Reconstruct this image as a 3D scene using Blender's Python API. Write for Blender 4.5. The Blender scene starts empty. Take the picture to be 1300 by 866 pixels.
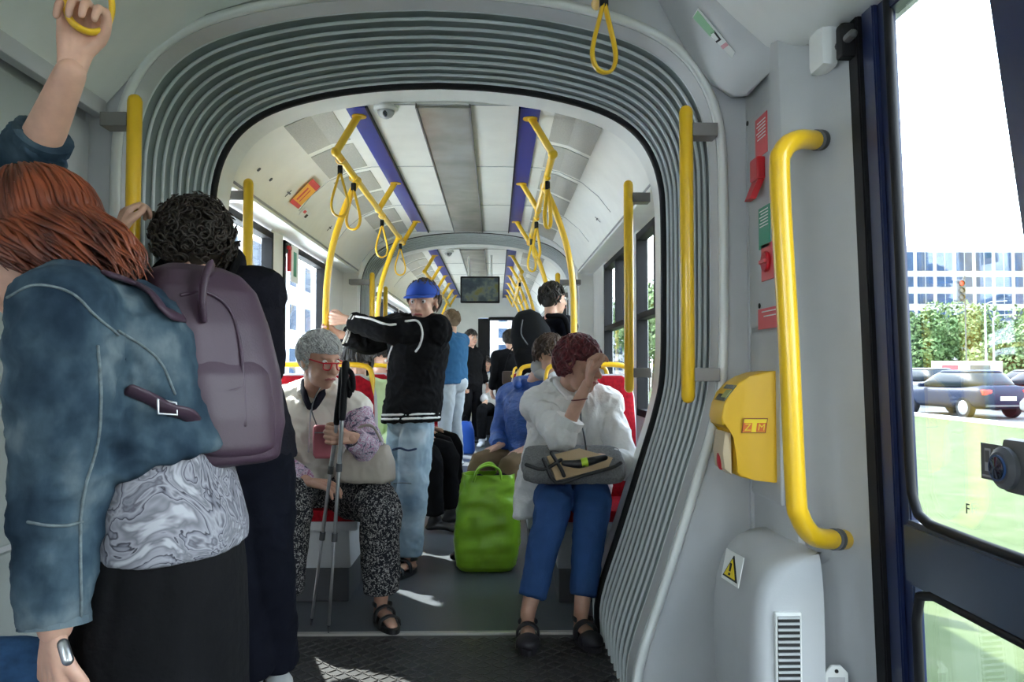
import bpy, bmesh, math, random
from math import radians, sin, cos, pi, tan, atan2, sqrt
from mathutils import Vector, Matrix, noise
from mathutils.bvhtree import BVHTree
random.seed(7)
V = Vector
SC = bpy.context.scene
COL = SC.collection

# ------------------------------------------------------------------ camera
FPX = 996.0
EYE = V((0, 0, 1.12))
cam_d = bpy.data.cameras.new('camera'); cam = bpy.data.objects.new('camera', cam_d); COL.objects.link(cam)
cam_d.sensor_width = 36.0; cam_d.lens = FPX / 1300 * 36.0; cam_d.clip_start = 0.05; cam_d.clip_end = 600
cam.location = EYE
cam.rotation_euler = (radians(92.0), 0, radians(-1.15))
SC.camera = cam
CR = cam.rotation_euler.to_matrix()

# ------------------------------------------------------------------ sky, sun, exposure
SUN_STRENGTH, SKY_STRENGTH, EXPOSURE = 27.0, 10.0, 0.22
w = bpy.data.worlds.new('sky'); SC.world = w; w.use_nodes = True
_nt = w.node_tree; _bg = _nt.nodes['Background']
_tc = _nt.nodes.new('ShaderNodeTexCoord'); _sx = _nt.nodes.new('ShaderNodeSeparateXYZ'); _rp = _nt.nodes.new('ShaderNodeValToRGB')
_nt.links.new(_tc.outputs['Generated'], _sx.inputs[0]); _nt.links.new(_sx.outputs['Z'], _rp.inputs[0]); _nt.links.new(_rp.outputs[0], _bg.inputs[0])
_rp.color_ramp.elements[0].color = (1.0, 0.99, 0.97, 1); _rp.color_ramp.elements[1].color = (0.62, 0.76, 0.98, 1)
_rp.color_ramp.elements[0].position = 0.05; _rp.color_ramp.elements[1].position = 0.9
_bg.inputs[1].default_value = SKY_STRENGTH
sun_d = bpy.data.lights.new('sun', 'SUN'); sun = bpy.data.objects.new('sun', sun_d); COL.objects.link(sun)
sun_d.energy = SUN_STRENGTH; sun_d.angle = radians(0.6); sun_d.color = (1.0, 0.95, 0.87)
sun.rotation_euler = V((0.60, -0.72, -1.0)).to_track_quat('-Z', 'Y').to_euler()
SC.view_settings.view_transform = 'Standard'; SC.view_settings.look = 'None'
SC.view_settings.gamma = 1.0; SC.view_settings.use_curve_mapping = False; SC.view_settings.exposure = EXPOSURE
SC.render.engine = 'CYCLES'
SC.cycles.max_bounces = 10; SC.cycles.diffuse_bounces = 6; SC.cycles.transparent_max_bounces = 16
SC.cycles.use_denoising = True
SC.cycles.sample_clamp_indirect = 6.0

# ------------------------------------------------------------------ helpers
def P(px, py, Y):
    """the point at depth Y that the photograph shows at (px, py)"""
    d = CR @ V(((px - 650) / FPX, (433 - py) / FPX, -1))
    return EYE + d * (Y / d.y)

def newmat(name): 
    m = bpy.data.materials.new(name); m.use_nodes = True
    return m, m.node_tree, m.node_tree.nodes['Principled BSDF']

def mat(name, col, rough=0.5, metal=0.0, var=0.0, vscale=8.0, bump=0.0, bscale=60.0, spec=0.5, coat=0.0, sheen=0.0, stretch=(1, 1, 1), sub=0.0):
    m, nt, b = newmat(name)
    c = tuple(col) + (1,)
    b.inputs['Base Color'].default_value = c; b.inputs['Roughness'].default_value = rough; b.inputs['Metallic'].default_value = metal
    b.inputs['Specular IOR Level'].default_value = .12 if rough >= .85 else spec; b.inputs['Coat Weight'].default_value = coat; b.inputs['Sheen Weight'].default_value = sheen
    if sub: b.inputs['Subsurface Weight'].default_value = sub; b.inputs['Subsurface Scale'].default_value = 0.02; b.inputs['Subsurface Radius'].default_value = (1, .3, .15)
    tc = nt.nodes.new('ShaderNodeTexCoord'); mp = nt.nodes.new('ShaderNodeMapping'); mp.inputs['Scale'].default_value = stretch
    nt.links.new(tc.outputs['Object'], mp.inputs[0])
    n = nt.nodes.new('ShaderNodeTexNoise'); n.inputs['Scale'].default_value = vscale; n.inputs['Detail'].default_value = 5
    nt.links.new(mp.outputs[0], n.inputs['Vector'])
    v = max(var, 0.03)
    r = nt.nodes.new('ShaderNodeValToRGB'); r.color_ramp.elements[0].position = .3; r.color_ramp.elements[1].position = .7
    r.color_ramp.elements[0].color = tuple(x * (1 - v) for x in col) + (1,); r.color_ramp.elements[1].color = tuple(min(1, x * (1 + v)) for x in col) + (1,)
    nt.links.new(n.outputs['Fac'], r.inputs[0]); nt.links.new(r.outputs[0], b.inputs['Base Color'])
    if bump:
        n2 = nt.nodes.new('ShaderNodeTexNoise'); n2.inputs['Scale'].default_value = bscale; n2.inputs['Detail'].default_value = 3
        nt.links.new(mp.outputs[0], n2.inputs['Vector'])
        bp = nt.nodes.new('ShaderNodeBump'); bp.inputs['Strength'].default_value = bump; bp.inputs['Distance'].default_value = 0.01
        nt.links.new(n2.outputs['Fac'], bp.inputs['Height']); nt.links.new(bp.outputs[0], b.inputs['Normal'])
    return m

def ramp_mat(name, kind, scale, stops, rough=0.8, distort=0.0, bump=0.2, detail=4, stretch=(1, 1, 1)):
    """material coloured by one texture through a ramp: noise, voronoi, wave"""
    m, nt, b = newmat(name); b.inputs['Roughness'].default_value = rough
    if rough >= .79: b.inputs['Specular IOR Level'].default_value = .12
    tc = nt.nodes.new('ShaderNodeTexCoord'); mp = nt.nodes.new('ShaderNodeMapping'); mp.inputs['Scale'].default_value = stretch
    nt.links.new(tc.outputs['Object'], mp.inputs[0]); vec = mp.outputs[0]
    if kind == 'voronoi':
        if distort:
            nn = nt.nodes.new('ShaderNodeTexNoise'); nn.inputs['Scale'].default_value = scale * .6; nt.links.new(vec, nn.inputs['Vector'])
            mx = nt.nodes.new('ShaderNodeVectorMath'); mx.operation = 'MULTIPLY_ADD'; mx.inputs[1].default_value = (distort,) * 3
            nt.links.new(nn.outputs['Color'], mx.inputs[0]); nt.links.new(vec, mx.inputs[2]); vec = mx.outputs[0]
        t = nt.nodes.new('ShaderNodeTexVoronoi'); t.inputs['Scale'].default_value = scale; out = t.outputs['Distance']
        nt.links.new(vec, t.inputs['Vector'])
    elif kind == 'wave':
        t = nt.nodes.new('ShaderNodeTexWave'); t.inputs['Scale'].default_value = scale; t.inputs['Distortion'].default_value = distort; t.inputs['Detail'].default_value = detail
        t.inputs['Detail Scale'].default_value = 1.6; nt.links.new(vec, t.inputs['Vector']); out = t.outputs['Fac']
    else:
        t = nt.nodes.new('ShaderNodeTexNoise'); t.inputs['Scale'].default_value = scale; t.inputs['Detail'].default_value = detail; t.inputs['Distortion'].default_value = distort
        nt.links.new(vec, t.inputs['Vector']); out = t.outputs['Fac']
    r = nt.nodes.new('ShaderNodeValToRGB'); els = r.color_ramp.elements
    els[0].position = stops[0][0]; els[0].color = stops[0][1] + (1,); els[1].position = stops[-1][0]; els[1].color = stops[-1][1] + (1,)
    for p, c in stops[1:-1]: e = els.new(p); e.color = c + (1,)
    nt.links.new(out, r.inputs[0]); nt.links.new(r.outputs[0], b.inputs['Base Color'])
    if bump:
        bp = nt.nodes.new('ShaderNodeBump'); bp.inputs['Strength'].default_value = bump; bp.inputs['Distance'].default_value = 0.006
        nt.links.new(out, bp.inputs['Height']); nt.links.new(bp.outputs[0], b.inputs['Normal'])
    return m

def emat(name, col, s):
    m, nt, b = newmat(name); b.inputs['Base Color'].default_value = tuple(col) + (1,)
    b.inputs['Emission Color'].default_value = tuple(col) + (1,); b.inputs['Emission Strength'].default_value = s
    return m

def glass_mat(name, tint=(0.9, 0.95, 0.97), gl=0.06):
    m = bpy.data.materials.new(name); m.use_nodes = True; nt = m.node_tree; nt.nodes.remove(nt.nodes['Principled BSDF'])
    out = nt.nodes['Material Output']; t = nt.nodes.new('ShaderNodeBsdfTransparent'); t.inputs[0].default_value = tint + (1,)
    g = nt.nodes.new('ShaderNodeBsdfGlossy'); g.inputs['Roughness'].default_value = 0.02
    lw = nt.nodes.new('ShaderNodeLayerWeight'); lw.inputs[0].default_value = 0.15
    ml = nt.nodes.new('ShaderNodeMath'); ml.operation = 'MULTIPLY_ADD'; ml.inputs[1].default_value = 0.5; ml.inputs[2].default_value = gl
    nt.links.new(lw.outputs['Facing'], ml.inputs[0])
    mx = nt.nodes.new('ShaderNodeMixShader'); nt.links.new(ml.outputs[0], mx.inputs[0]); nt.links.new(t.outputs[0], mx.inputs[1]); nt.links.new(g.outputs[0], mx.inputs[2])
    nt.links.new(mx.outputs[0], out.inputs[0])
    return m

M = dict(
    white=mat('white plastic panel', (0.80, 0.81, 0.78), 0.42), ceil=mat('ceiling panel', (0.90, 0.90, 0.85), 0.45),
    pgrey=mat('pale grey panel', (0.50, 0.51, 0.52), 0.45, bump=.04, bscale=300), lgrey=mat('warm grey panel', (0.50, 0.50, 0.51), 0.5, bump=.04, bscale=300),
    mgrey=mat('mid grey panel', (0.33, 0.34, 0.35), 0.55), dgrey=mat('dark grey plastic', (0.07, 0.072, 0.078), 0.5),
    perf=ramp_mat('perforated grille', 'voronoi', 160, [(0, (0.30, 0.30, 0.28)), (.35, (0.42, 0.42, 0.39)), (1, (0.5, 0.5, 0.47))], .6, bump=.1),
    black=mat('black rubber', (0.006, 0.006, 0.008), 0.6, spec=.3), blue=mat('blue strip', (0.010, 0.030, 0.28), 0.4),
    yellow=mat('yellow rail', (0.86, 0.52, 0.015), 0.3, coat=.4), dyellow=mat('yellow cast plastic', (0.80, 0.47, 0.02), 0.4),
    steel=mat('brushed steel', (0.55, 0.55, 0.56), 0.3, 1.0), rib=mat('rib rail', (0.66, 0.70, 0.70), 0.3),
    bellow=mat('bellows fabric', (0.23, 0.265, 0.26), 0.5, var=.12, bump=.1, bscale=90),
    bracket=mat('grey bracket', (0.20, 0.19, 0.18), 0.4, .3),
    floor=mat('dark vinyl floor', (0.075, 0.083, 0.092), 0.38, var=.12, vscale=120, bump=.06, bscale=400),
    plate=mat('tread plate', (0.03, 0.029, 0.028), 0.42, var=.25, vscale=14), platebar=mat('tread bars', (0.06, 0.055, 0.052), 0.38, var=.2),
    door=mat('navy door frame', (0.010, 0.018, 0.065), 0.3, coat=.2), doorrail=mat('slate door rail', (0.04, 0.055, 0.085), 0.3),
    glass=glass_mat('window glass'), cover=mat('lamp cover', (0.36, 0.34, 0.29), 0.18, var=.2, vscale=5),
    red=mat('red plastic', (0.55, 0.01, 0.02), 0.4), redseat=ramp_mat('red seat fabric', 'noise', 60, [(.3, (0.20, 0.004, 0.010)), (.7, (0.34, 0.008, 0.016))], .85, bump=.2),
    rlabel=mat('red label', (0.72, 0.08, 0.09), .4), glabel=mat('green label', (0.02, 0.30, 0.17), .4), wlabel=mat('white label', (0.85, 0.86, 0.84), .4),
    ylabel=mat('orange label', (0.95, 0.48, 0.06), .4), ink=mat('black ink', (0.01, 0.01, 0.01), .6), wink=mat('white ink', (0.9, 0.9, 0.88), .6),
    orange=mat('orange ink', (0.75, 0.16, 0.02), .5), warn=mat('warning yellow', (0.9, 0.68, 0.02), .5),
    lens=mat('lens', (0.01, 0.015, 0.03), .05, coat=1.0), screen=ramp_mat('screen picture', 'noise', 7, [(.3, (0.02, 0.03, 0.05)), (.48, (0.07, 0.10, 0.12)), (.55, (0.18, 0.22, 0.20)), (.62, (0.22, 0.22, 0.06)), (.8, (0.04, 0.08, 0.10))], .3, bump=0),
)

def tag(o, label=None, cat=None, group=None, kind=None):
    if label: o['label'] = label
    if cat: o['category'] = cat
    if group: o['group'] = group
    if kind: o['kind'] = kind
    return o

def link(name, me, m=None, parent=None, smooth=False):
    o = bpy.data.objects.new(name, me); COL.objects.link(o)
    if m is not None and not (hasattr(me, 'materials') and len(me.materials)): me.materials.append(m)
    if parent: o.parent = parent; o.matrix_parent_inverse = Matrix.Identity(4)
    if smooth:
        me.polygons.foreach_set('use_smooth', [True] * len(me.polygons))
    return o

def empty(name, loc=(0, 0, 0), rz=0.0):
    o = bpy.data.objects.new(name, None); COL.objects.link(o); o.location = loc; o.rotation_euler = (0, 0, rz); o.empty_display_size = .1
    return o

def thing(name, label, cat, loc=(0, 0, 0), group=None, rz=0.0):
    return tag(empty(name, loc, rz), label, cat, group)

def frame_from(z):
    z = V(z).normalized(); a = V((0, 0, 1)) if abs(z.z) < .9 else V((0, 1, 0))
    x = a.cross(z).normalized(); return x, z.cross(x)

def catmull(pts, n=6):
    if len(pts) < 3: return [V(p) for p in pts]
    p = [V(q) for q in pts]; p = [p[0] * 2 - p[1]] + p + [p[-1] * 2 - p[-2]]; out = []
    for i in range(1, len(p) - 2):
        for k in range(n):
            t = k / n; a, b, c, d = p[i - 1], p[i], p[i + 1], p[i + 2]
            out.append(.5 * ((2 * b) + (c - a) * t + (2 * a - 5 * b + 4 * c - d) * t * t + (3 * b - a - 3 * c + d) * t ** 3))
    out.append(p[-2]); return out

class MB:
    """collects closed shapes and links them as one mesh object"""
    def __init__(s): s.bm = bmesh.new()
    def grid(s, rings, closed_u=True, caps=True):
        vs = [[s.bm.verts.new(p) for p in r] for r in rings]; n = len(rings[0])
        for i in range(len(vs) - 1):
            for j in range(n if closed_u else n - 1):
                k = (j + 1) % n
                try: s.bm.faces.new((vs[i][j], vs[i][k], vs[i + 1][k], vs[i + 1][j]))
                except ValueError: pass
        if caps:
            s.bm.faces.new(list(reversed(vs[0]))); s.bm.faces.new(vs[-1])
        return s
    def box(s, c, size, rot=None, bev=0.0):
        r = bmesh.ops.create_cube(s.bm, size=1.0); vs = r['verts']
        for v in vs:
            q = V((v.co.x * size[0], v.co.y * size[1], v.co.z * size[2]))
            if rot is not None: q = rot @ q
            v.co = q + V(c)
        if bev:
            es = list({e for v in vs for e in v.link_edges})
            bmesh.ops.bevel(s.bm, geom=es, offset=bev, segments=2, affect='EDGES', profile=.6)
        return s
    def bb(s, x0, x1, y0, y1, z0, z1, bev=0.0):
        return s.box(((x0 + x1) / 2, (y0 + y1) / 2, (z0 + z1) / 2), (abs(x1 - x0), abs(y1 - y0), abs(z1 - z0)), None, bev)
    def prism(s, pts, off, bev=0.0, seg=2):
        off = V(off); a = [s.bm.verts.new(V(p)) for p in pts]; b = [s.bm.verts.new(V(p) + off) for p in pts]; n = len(a)
        fs = [s.bm.faces.new(a), s.bm.faces.new(list(reversed(b)))]
        for i in range(n): fs.append(s.bm.faces.new((a[(i + 1) % n], a[i], b[i], b[(i + 1) % n])))
        if bev:
            es = list({e for f in fs[:2] for e in f.edges}); bmesh.ops.bevel(s.bm, geom=es, offset=bev, segments=seg, affect='EDGES', profile=.5)
        return s
    def tube(s, pts, r, n=12, sm=0, cap='round', asp=1.0, ref=None):
        """tube along pts; r a number or a list (one per given point); asp squashes the second axis"""
        pts = [V(p) for p in pts]; rs = [r] * len(pts) if isinstance(r, (int, float)) else list(r)
        if sm:
            P4 = catmull(pts, sm); R = []
            for i in range(len(pts) - 1):
                for k in range(sm): R.append(rs[i] + (rs[i + 1] - rs[i]) * k / sm)
            R.append(rs[-1])
            if len(pts) < 3: P4 = [pts[0].lerp(pts[1], k / sm) for k in range(sm + 1)]
            pts, rs = P4, R
        m = len(pts); ts = []
        for i in range(m):
            t = pts[min(i + 1, m - 1)] - pts[max(i - 1, 0)]
            ts.append(t.normalized() if t.length > 1e-9 else V((0, 0, 1)))
        if ref is None: x, _ = frame_from(ts[0])
        else: x = (V(ref) - ts[0] * V(ref).dot(ts[0])).normalized()
        rings = []
        def ring(c, r_, x, y): return [c + (x * cos(a) + y * (sin(a) * asp)) * r_ for a in [2 * pi * k / n for k in range(n)]]
        for i in range(m):
            x = (x - ts[i] * x.dot(ts[i])).normalized(); y = ts[i].cross(x)
            if i == 0 and cap == 'round':
                for q in (.15, .55, .85): rings.append(ring(pts[0] - ts[0] * rs[0] * sqrt(1 - q * q), rs[0] * q, x, y))
            rings.append(ring(pts[i], rs[i], x, y))
            if i == m - 1 and cap == 'round':
                for q in (.85, .55, .15): rings.append(ring(pts[i] + ts[i] * rs[i] * sqrt(1 - q * q), rs[i] * q, x, y))
        return s.grid(rings)
    def ell(s, c, r, rot=None, nu=16, nv=10):
        c = V(c); r = (r, r, r) if isinstance(r, (int, float)) else r; rings = []
        for i in range(nv + 1):
            th = max(.06, min(pi - .06, pi * i / nv)); row = []
            for j in range(nu):
                a = 2 * pi * j / nu; q = V((r[0] * sin(th) * cos(a), r[1] * sin(th) * sin(a), -r[2] * cos(th)))
                row.append(c + (rot @ q if rot is not None else q))
            rings.append(row)
        return s.grid(rings)
    def loft(s, secs, n=24, e=2.0):
        """secs: (centre, a-vector, b-vector) ellipses"""
        rings = []
        for c, a, b in secs:
            row = []
            for k in range(n):
                t = 2 * pi * k / n; ct, st = cos(t), sin(t)
                f = (abs(ct) ** e + abs(st) ** e) ** (-1 / e)
                row.append(V(c) + V(a) * ct * f + V(b) * st * f)
            rings.append(row)
        return s.grid(rings)
    def hoop(s, prof, c=(0, 0, 0), n=24, axis=None):
        c = V(c); ax = V(axis or (0, 0, 1)).normalized(); x, y = frame_from(ax)
        rings = [[c + (x * cos(2 * pi * k / n) + y * sin(2 * pi * k / n)) * r + ax * z for k in range(n)] for r, z in list(prof) + [prof[0]]]
        s.grid(rings, True, False); bmesh.ops.remove_doubles(s.bm, verts=s.bm.verts, dist=1e-6); return s
    def lathe(s, prof, c=(0, 0, 0), n=24, axis=None):
        rings = []; c = V(c); ax = V(axis or (0, 0, 1)).normalized(); x, y = frame_from(ax)
        for r, z in prof: rings.append([c + (x * cos(2 * pi * k / n) + y * sin(2 * pi * k / n)) * max(r, 1e-4) + ax * z for k in range(n)])
        return s.grid(rings)
    def build(s, name, m, parent=None, smooth=False, auto=False):
        bmesh.ops.recalc_face_normals(s.bm, faces=s.bm.faces)
        me = bpy.data.meshes.new(name); s.bm.to_mesh(me); s.bm.free()
        o = link(name, me, m, parent, smooth or auto)
        if auto:
            try: me.set_sharp_from_angle(angle=radians(35))
            except Exception: pass
        return o
    def blob(s, name, m, parent=None, voxel=.006, sm=6, wr=0.0, wf=9.0, st=(1, 1, 1), ridge=True, seed=0):
        """union of the collected shapes as one skin, softened, with folds of depth wr"""
        bmesh.ops.recalc_face_normals(s.bm, faces=s.bm.faces)
        me = bpy.data.meshes.new('tmp'); s.bm.to_mesh(me); s.bm.free()
        o = bpy.data.objects.new('tmp', me); COL.objects.link(o)
        r = o.modifiers.new('r', 'REMESH'); r.mode = 'VOXEL'; r.voxel_size = voxel
        if sm: k = o.modifiers.new('s', 'SMOOTH'); k.factor = .5; k.iterations = sm
        dg = bpy.context.evaluated_depsgraph_get()
        me2 = bpy.data.meshes.new_from_object(o.evaluated_get(dg)); me2.name = name
        bpy.data.objects.remove(o); bpy.data.meshes.remove(me)
        if wr:
            ns = [v.normal.copy() for v in me2.vertices]; off = V((seed * 3.1, seed * 1.7, seed * 2.3))
            for v, nn in zip(me2.vertices, ns):
                q = V((v.co.x * st[0], v.co.y * st[1], v.co.z * st[2])) * wf + off
                warp = noise.noise(q * .6) * 1.2
                a = noise.noise(q + V((warp, warp, warp))); b = noise.noise(q * 2.3 + V((5, warp, 3)))
                h = (1 - 2.4 * abs(a)) * .75 + (1 - 2.4 * abs(b)) * .38 if ridge else a + b * .4
                v.co += nn * (h * wr)
        me2.materials.clear()
        return link(name, me2, m, parent, True)

def world_copy(o, parent=None):
    """a thing with its parts and sub-parts"""
    c = o.copy(); COL.objects.link(c)
    if parent: c.parent = parent
    for ch in [q for q in bpy.data.objects if q.parent == o]: world_copy(ch, c)
    return c

def text(name, body, size, loc, rot, m, parent=None, ext=0.0004, shear=0.0):
    cu = bpy.data.curves.new(name, 'FONT'); cu.body = body; cu.size = size; cu.align_x = 'CENTER'; cu.align_y = 'CENTER'; cu.extrude = ext; cu.shear = shear
    cu.materials.append(m); t_ = bpy.data.objects.new('tmp', cu); COL.objects.link(t_)
    me = bpy.data.meshes.new_from_object(t_.evaluated_get(bpy.context.evaluated_depsgraph_get())); me.name = name; bpy.data.objects.remove(t_)
    o = bpy.data.objects.new(name, me); COL.objects.link(o); o.location = loc; o.rotation_euler = rot
    if parent: o.parent = parent
    return o
# ------------------------------------------------------------------ the tram shell
XC = -0.245
def prof(g=0.0):
    """clear opening of the gangway, (u, z) from the right foot over the arch to the left foot"""
    h = [(.685, 0.0), (.69, .16), (.785, .45), (.88, .75), (.935, .93), (.968, 1.1), (.975, 1.4), (.975, 1.78), (.962, 1.93), (.925, 2.045), (.86, 2.14), (.76, 2.215), (.62, 2.27), (.42, 2.315), (.2, 2.34)]
    hh = [V((u, 0, z)) for u, z in h]; out = []
    for i in range(len(h) - 1):
        for k in range(3): out.append(hh[i].lerp(hh[i + 1], k / 3))
    out.append(hh[-1]); out = catmull(hh + [V((0, 0, 2.348))], 4)[:-2]; out = [q for q in out if q.x > .03]; n = len(out); res = []
    for i, p in enumerate(out):
        t = (out[min(i + 1, n - 1)] - out[max(i - 1, 0)]).normalized(); nrm = V((t.z, 0, -t.x))
        if nrm.x < 0 and i < n * .6: nrm = -nrm
        q = p + nrm * g
        if i == 0: q.z = 0
        res.append((q.x, q.z))
    full = res + [(0, 2.348 + g)] + [(-a, b) for a, b in reversed(res)]
    return full

def structure(o): o['kind'] = 'structure'; return o

def sweep(mb, pts, y0, y1, off=0.0):
    mb.grid([[V((XC + u, y0, z)) for u, z in pts], [V((XC + u, y1, z)) for u, z in pts]], True, True)

def ring_plate(mb, g_in, y0, y1, outer):
    """plate around the gangway opening: outer maps an opening point to the shell"""
    a = prof(g_in); b = [outer(u, z) for u, z in a]
    rings = []
    for q, (p0, p1) in enumerate(zip(a, b)):
        rings.append([V((XC + p0[0], y0, p0[1])), V((XC + p0[0], y1, p0[1])), V((XC + p1[0], y1, p1[1])), V((XC + p1[0], y0, p1[1]))])
    mb.grid(rings)
def shell_outer(u, z):
    # square shell
    s = 1 if u >= 0 else -1
    if z < 1.75: return (s * 1.16, z)
    t = min(1.0, abs(u) / 0.97)
    if abs(u) > .86: return (s * 1.16, z + (2.5 - 1.75) * (z - 1.75) / .45)
    return (u / .86 * 1.16, 2.5)

# floors
f = MB(); f.bb(XC - 1.16, XC + 1.16, 3.37, 13.6, -.12, 0); structure(f.build('floor', M['floor']))
f = MB(); f.bb(-1.40, 1.0, -3.6, 2.60, -.12, 0); structure(f.build('floor', M['floor']))
f = MB(); f.bb(XC - .86, XC + .86, 2.60, 3.37, -.12, -.006)
pl = structure(f.build('floor', M['plate']))
b = MB(); sp = .034
for i in range(int(1.5 / sp)):
    for j in range(int(.74 / sp)):
        x = XC - .74 + i * sp; y = 2.63 + j * sp; a = radians(45 if (i + j) % 2 else -45)
        R3 = Matrix.Rotation(a, 3, 'Z'); b.box((x, y, -.0045), (.036, .0075, .004), R3)
tb = b.build('tread_pattern', M['platebar'], pl)
t = MB(); t.bb(XC - .80, XC + .80, 3.355, 3.385, -.02, .004, .002); structure(t.build('trim_1', mat('threshold strip', (.55, .53, .48), .35, .5)))
t = MB(); t.tube([V((XC + 1.05 * sin(a), 3.62 - 1.0 * cos(a) + .02, -.003)) for a in [radians(-38 + 76 * k / 24) for k in range(25)]], .004, 8); structure(t.build('trim_2', M['black']))
t = MB(); t.bb(XC - .80, XC + .80, 7.02, 7.05, -.02, .004); t.bb(XC - .8, XC + .8, 7.75, 7.80, -.02, .006); structure(t.build('trim_3', mat('brass strip', (.22, .15, .10), .5, .3)))

# bellows of a gangway
def bellows(y0, y1, n, label, seg_parts=True):
    t = thing('gangway_bellows', label, 'bellows', (XC, (y0 + y1) / 2, 0))
    loc = t.location
    mb = MB(); rings = []; m = n * 4
    for k in range(m + 1):
        ph = (k % 4) / 4; g = .010 + .026 * (0, .75, 1.0, .75)[k % 4]
        y = y0 + (y1 - y0) * k / m
        inn = prof(g); out = prof(g + .012)
        rings.append([V((XC + u, y, z)) - loc for u, z in inn])
    # open sheet with thickness
    mb.grid(rings, False, False)
    o = mb.build('fabric', M['bellow'], t, smooth=True)
    sd = o.modifiers.new('thick', 'SOLIDIFY'); sd.thickness = .01; sd.offset = 0
    for k in range(n + 1):
        y = y0 + (y1 - y0) * k / n; mb = MB()
        mb.tube([V((XC + u, y, z)) - loc for u, z in prof(.004)], .0065, 8)
        mb.build('rib', M['rib'], t, smooth=True)
        if k < n:
            mb = MB(); pr = prof(.024); yy = y + (y1 - y0) / n * .30
            for q in range(6, len(pr) - 6):
                p0, p1 = pr[q], pr[q + 1]
                for s_ in (.2, .5, .8):
                    u = p0[0] + (p1[0] - p0[0]) * s_; z = p0[1] + (p1[1] - p0[1]) * s_
                    mb.box(V((XC + u, yy, z)) - loc, (.007, .012, .007))
            mb.build('stitching', M['mgrey'], t)['kind'] = 'stuff'
    return t
bellows(2.655, 3.33, 9, 'silver ribbed gangway bellows arching over the near opening')
bellows(7.08, 7.72, 8, 'ribbed grey gangway bellows around the second opening down the aisle')

# portal plates
def portal(name, y0, y1, m, g=0.0):
    mb = MB(); ring_plate(mb, g, y0, y1, shell_outer); o = structure(mb.build(name, m)); return o
portal('wall_gangway_near', 2.56, 2.65, M['pgrey'])
portal('wall_gangway_far', 3.38, 3.56, M['white'], -.004)
portal('wall_gangway_near', 6.88, 7.08, M['white'])
portal('wall_gangway_far', 7.72, 7.92, M['white'])
for y in (3.355, 2.63, 7.06): 
    mb = MB(); mb.tube([(XC + u, y, z) for u, z in prof(-.004 if y > 3 and y < 4 else .014)], .019 if y > 3 else .010, 8); structure(mb.build('trim_4', M['black'], smooth=True))
# pale lip round the near opening
mb = MB(); a = prof(.002); b_ = prof(.030)
mb.grid([[V((XC + p[0], 2.53, p[1])), V((XC + p[0], 2.57, p[1])), V((XC + q[0], 2.57, q[1])), V((XC + q[0], 2.545, q[1]))] for p, q in zip(a, b_)])
structure(mb.build('trim_5', M['white'], smooth=True))

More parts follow.
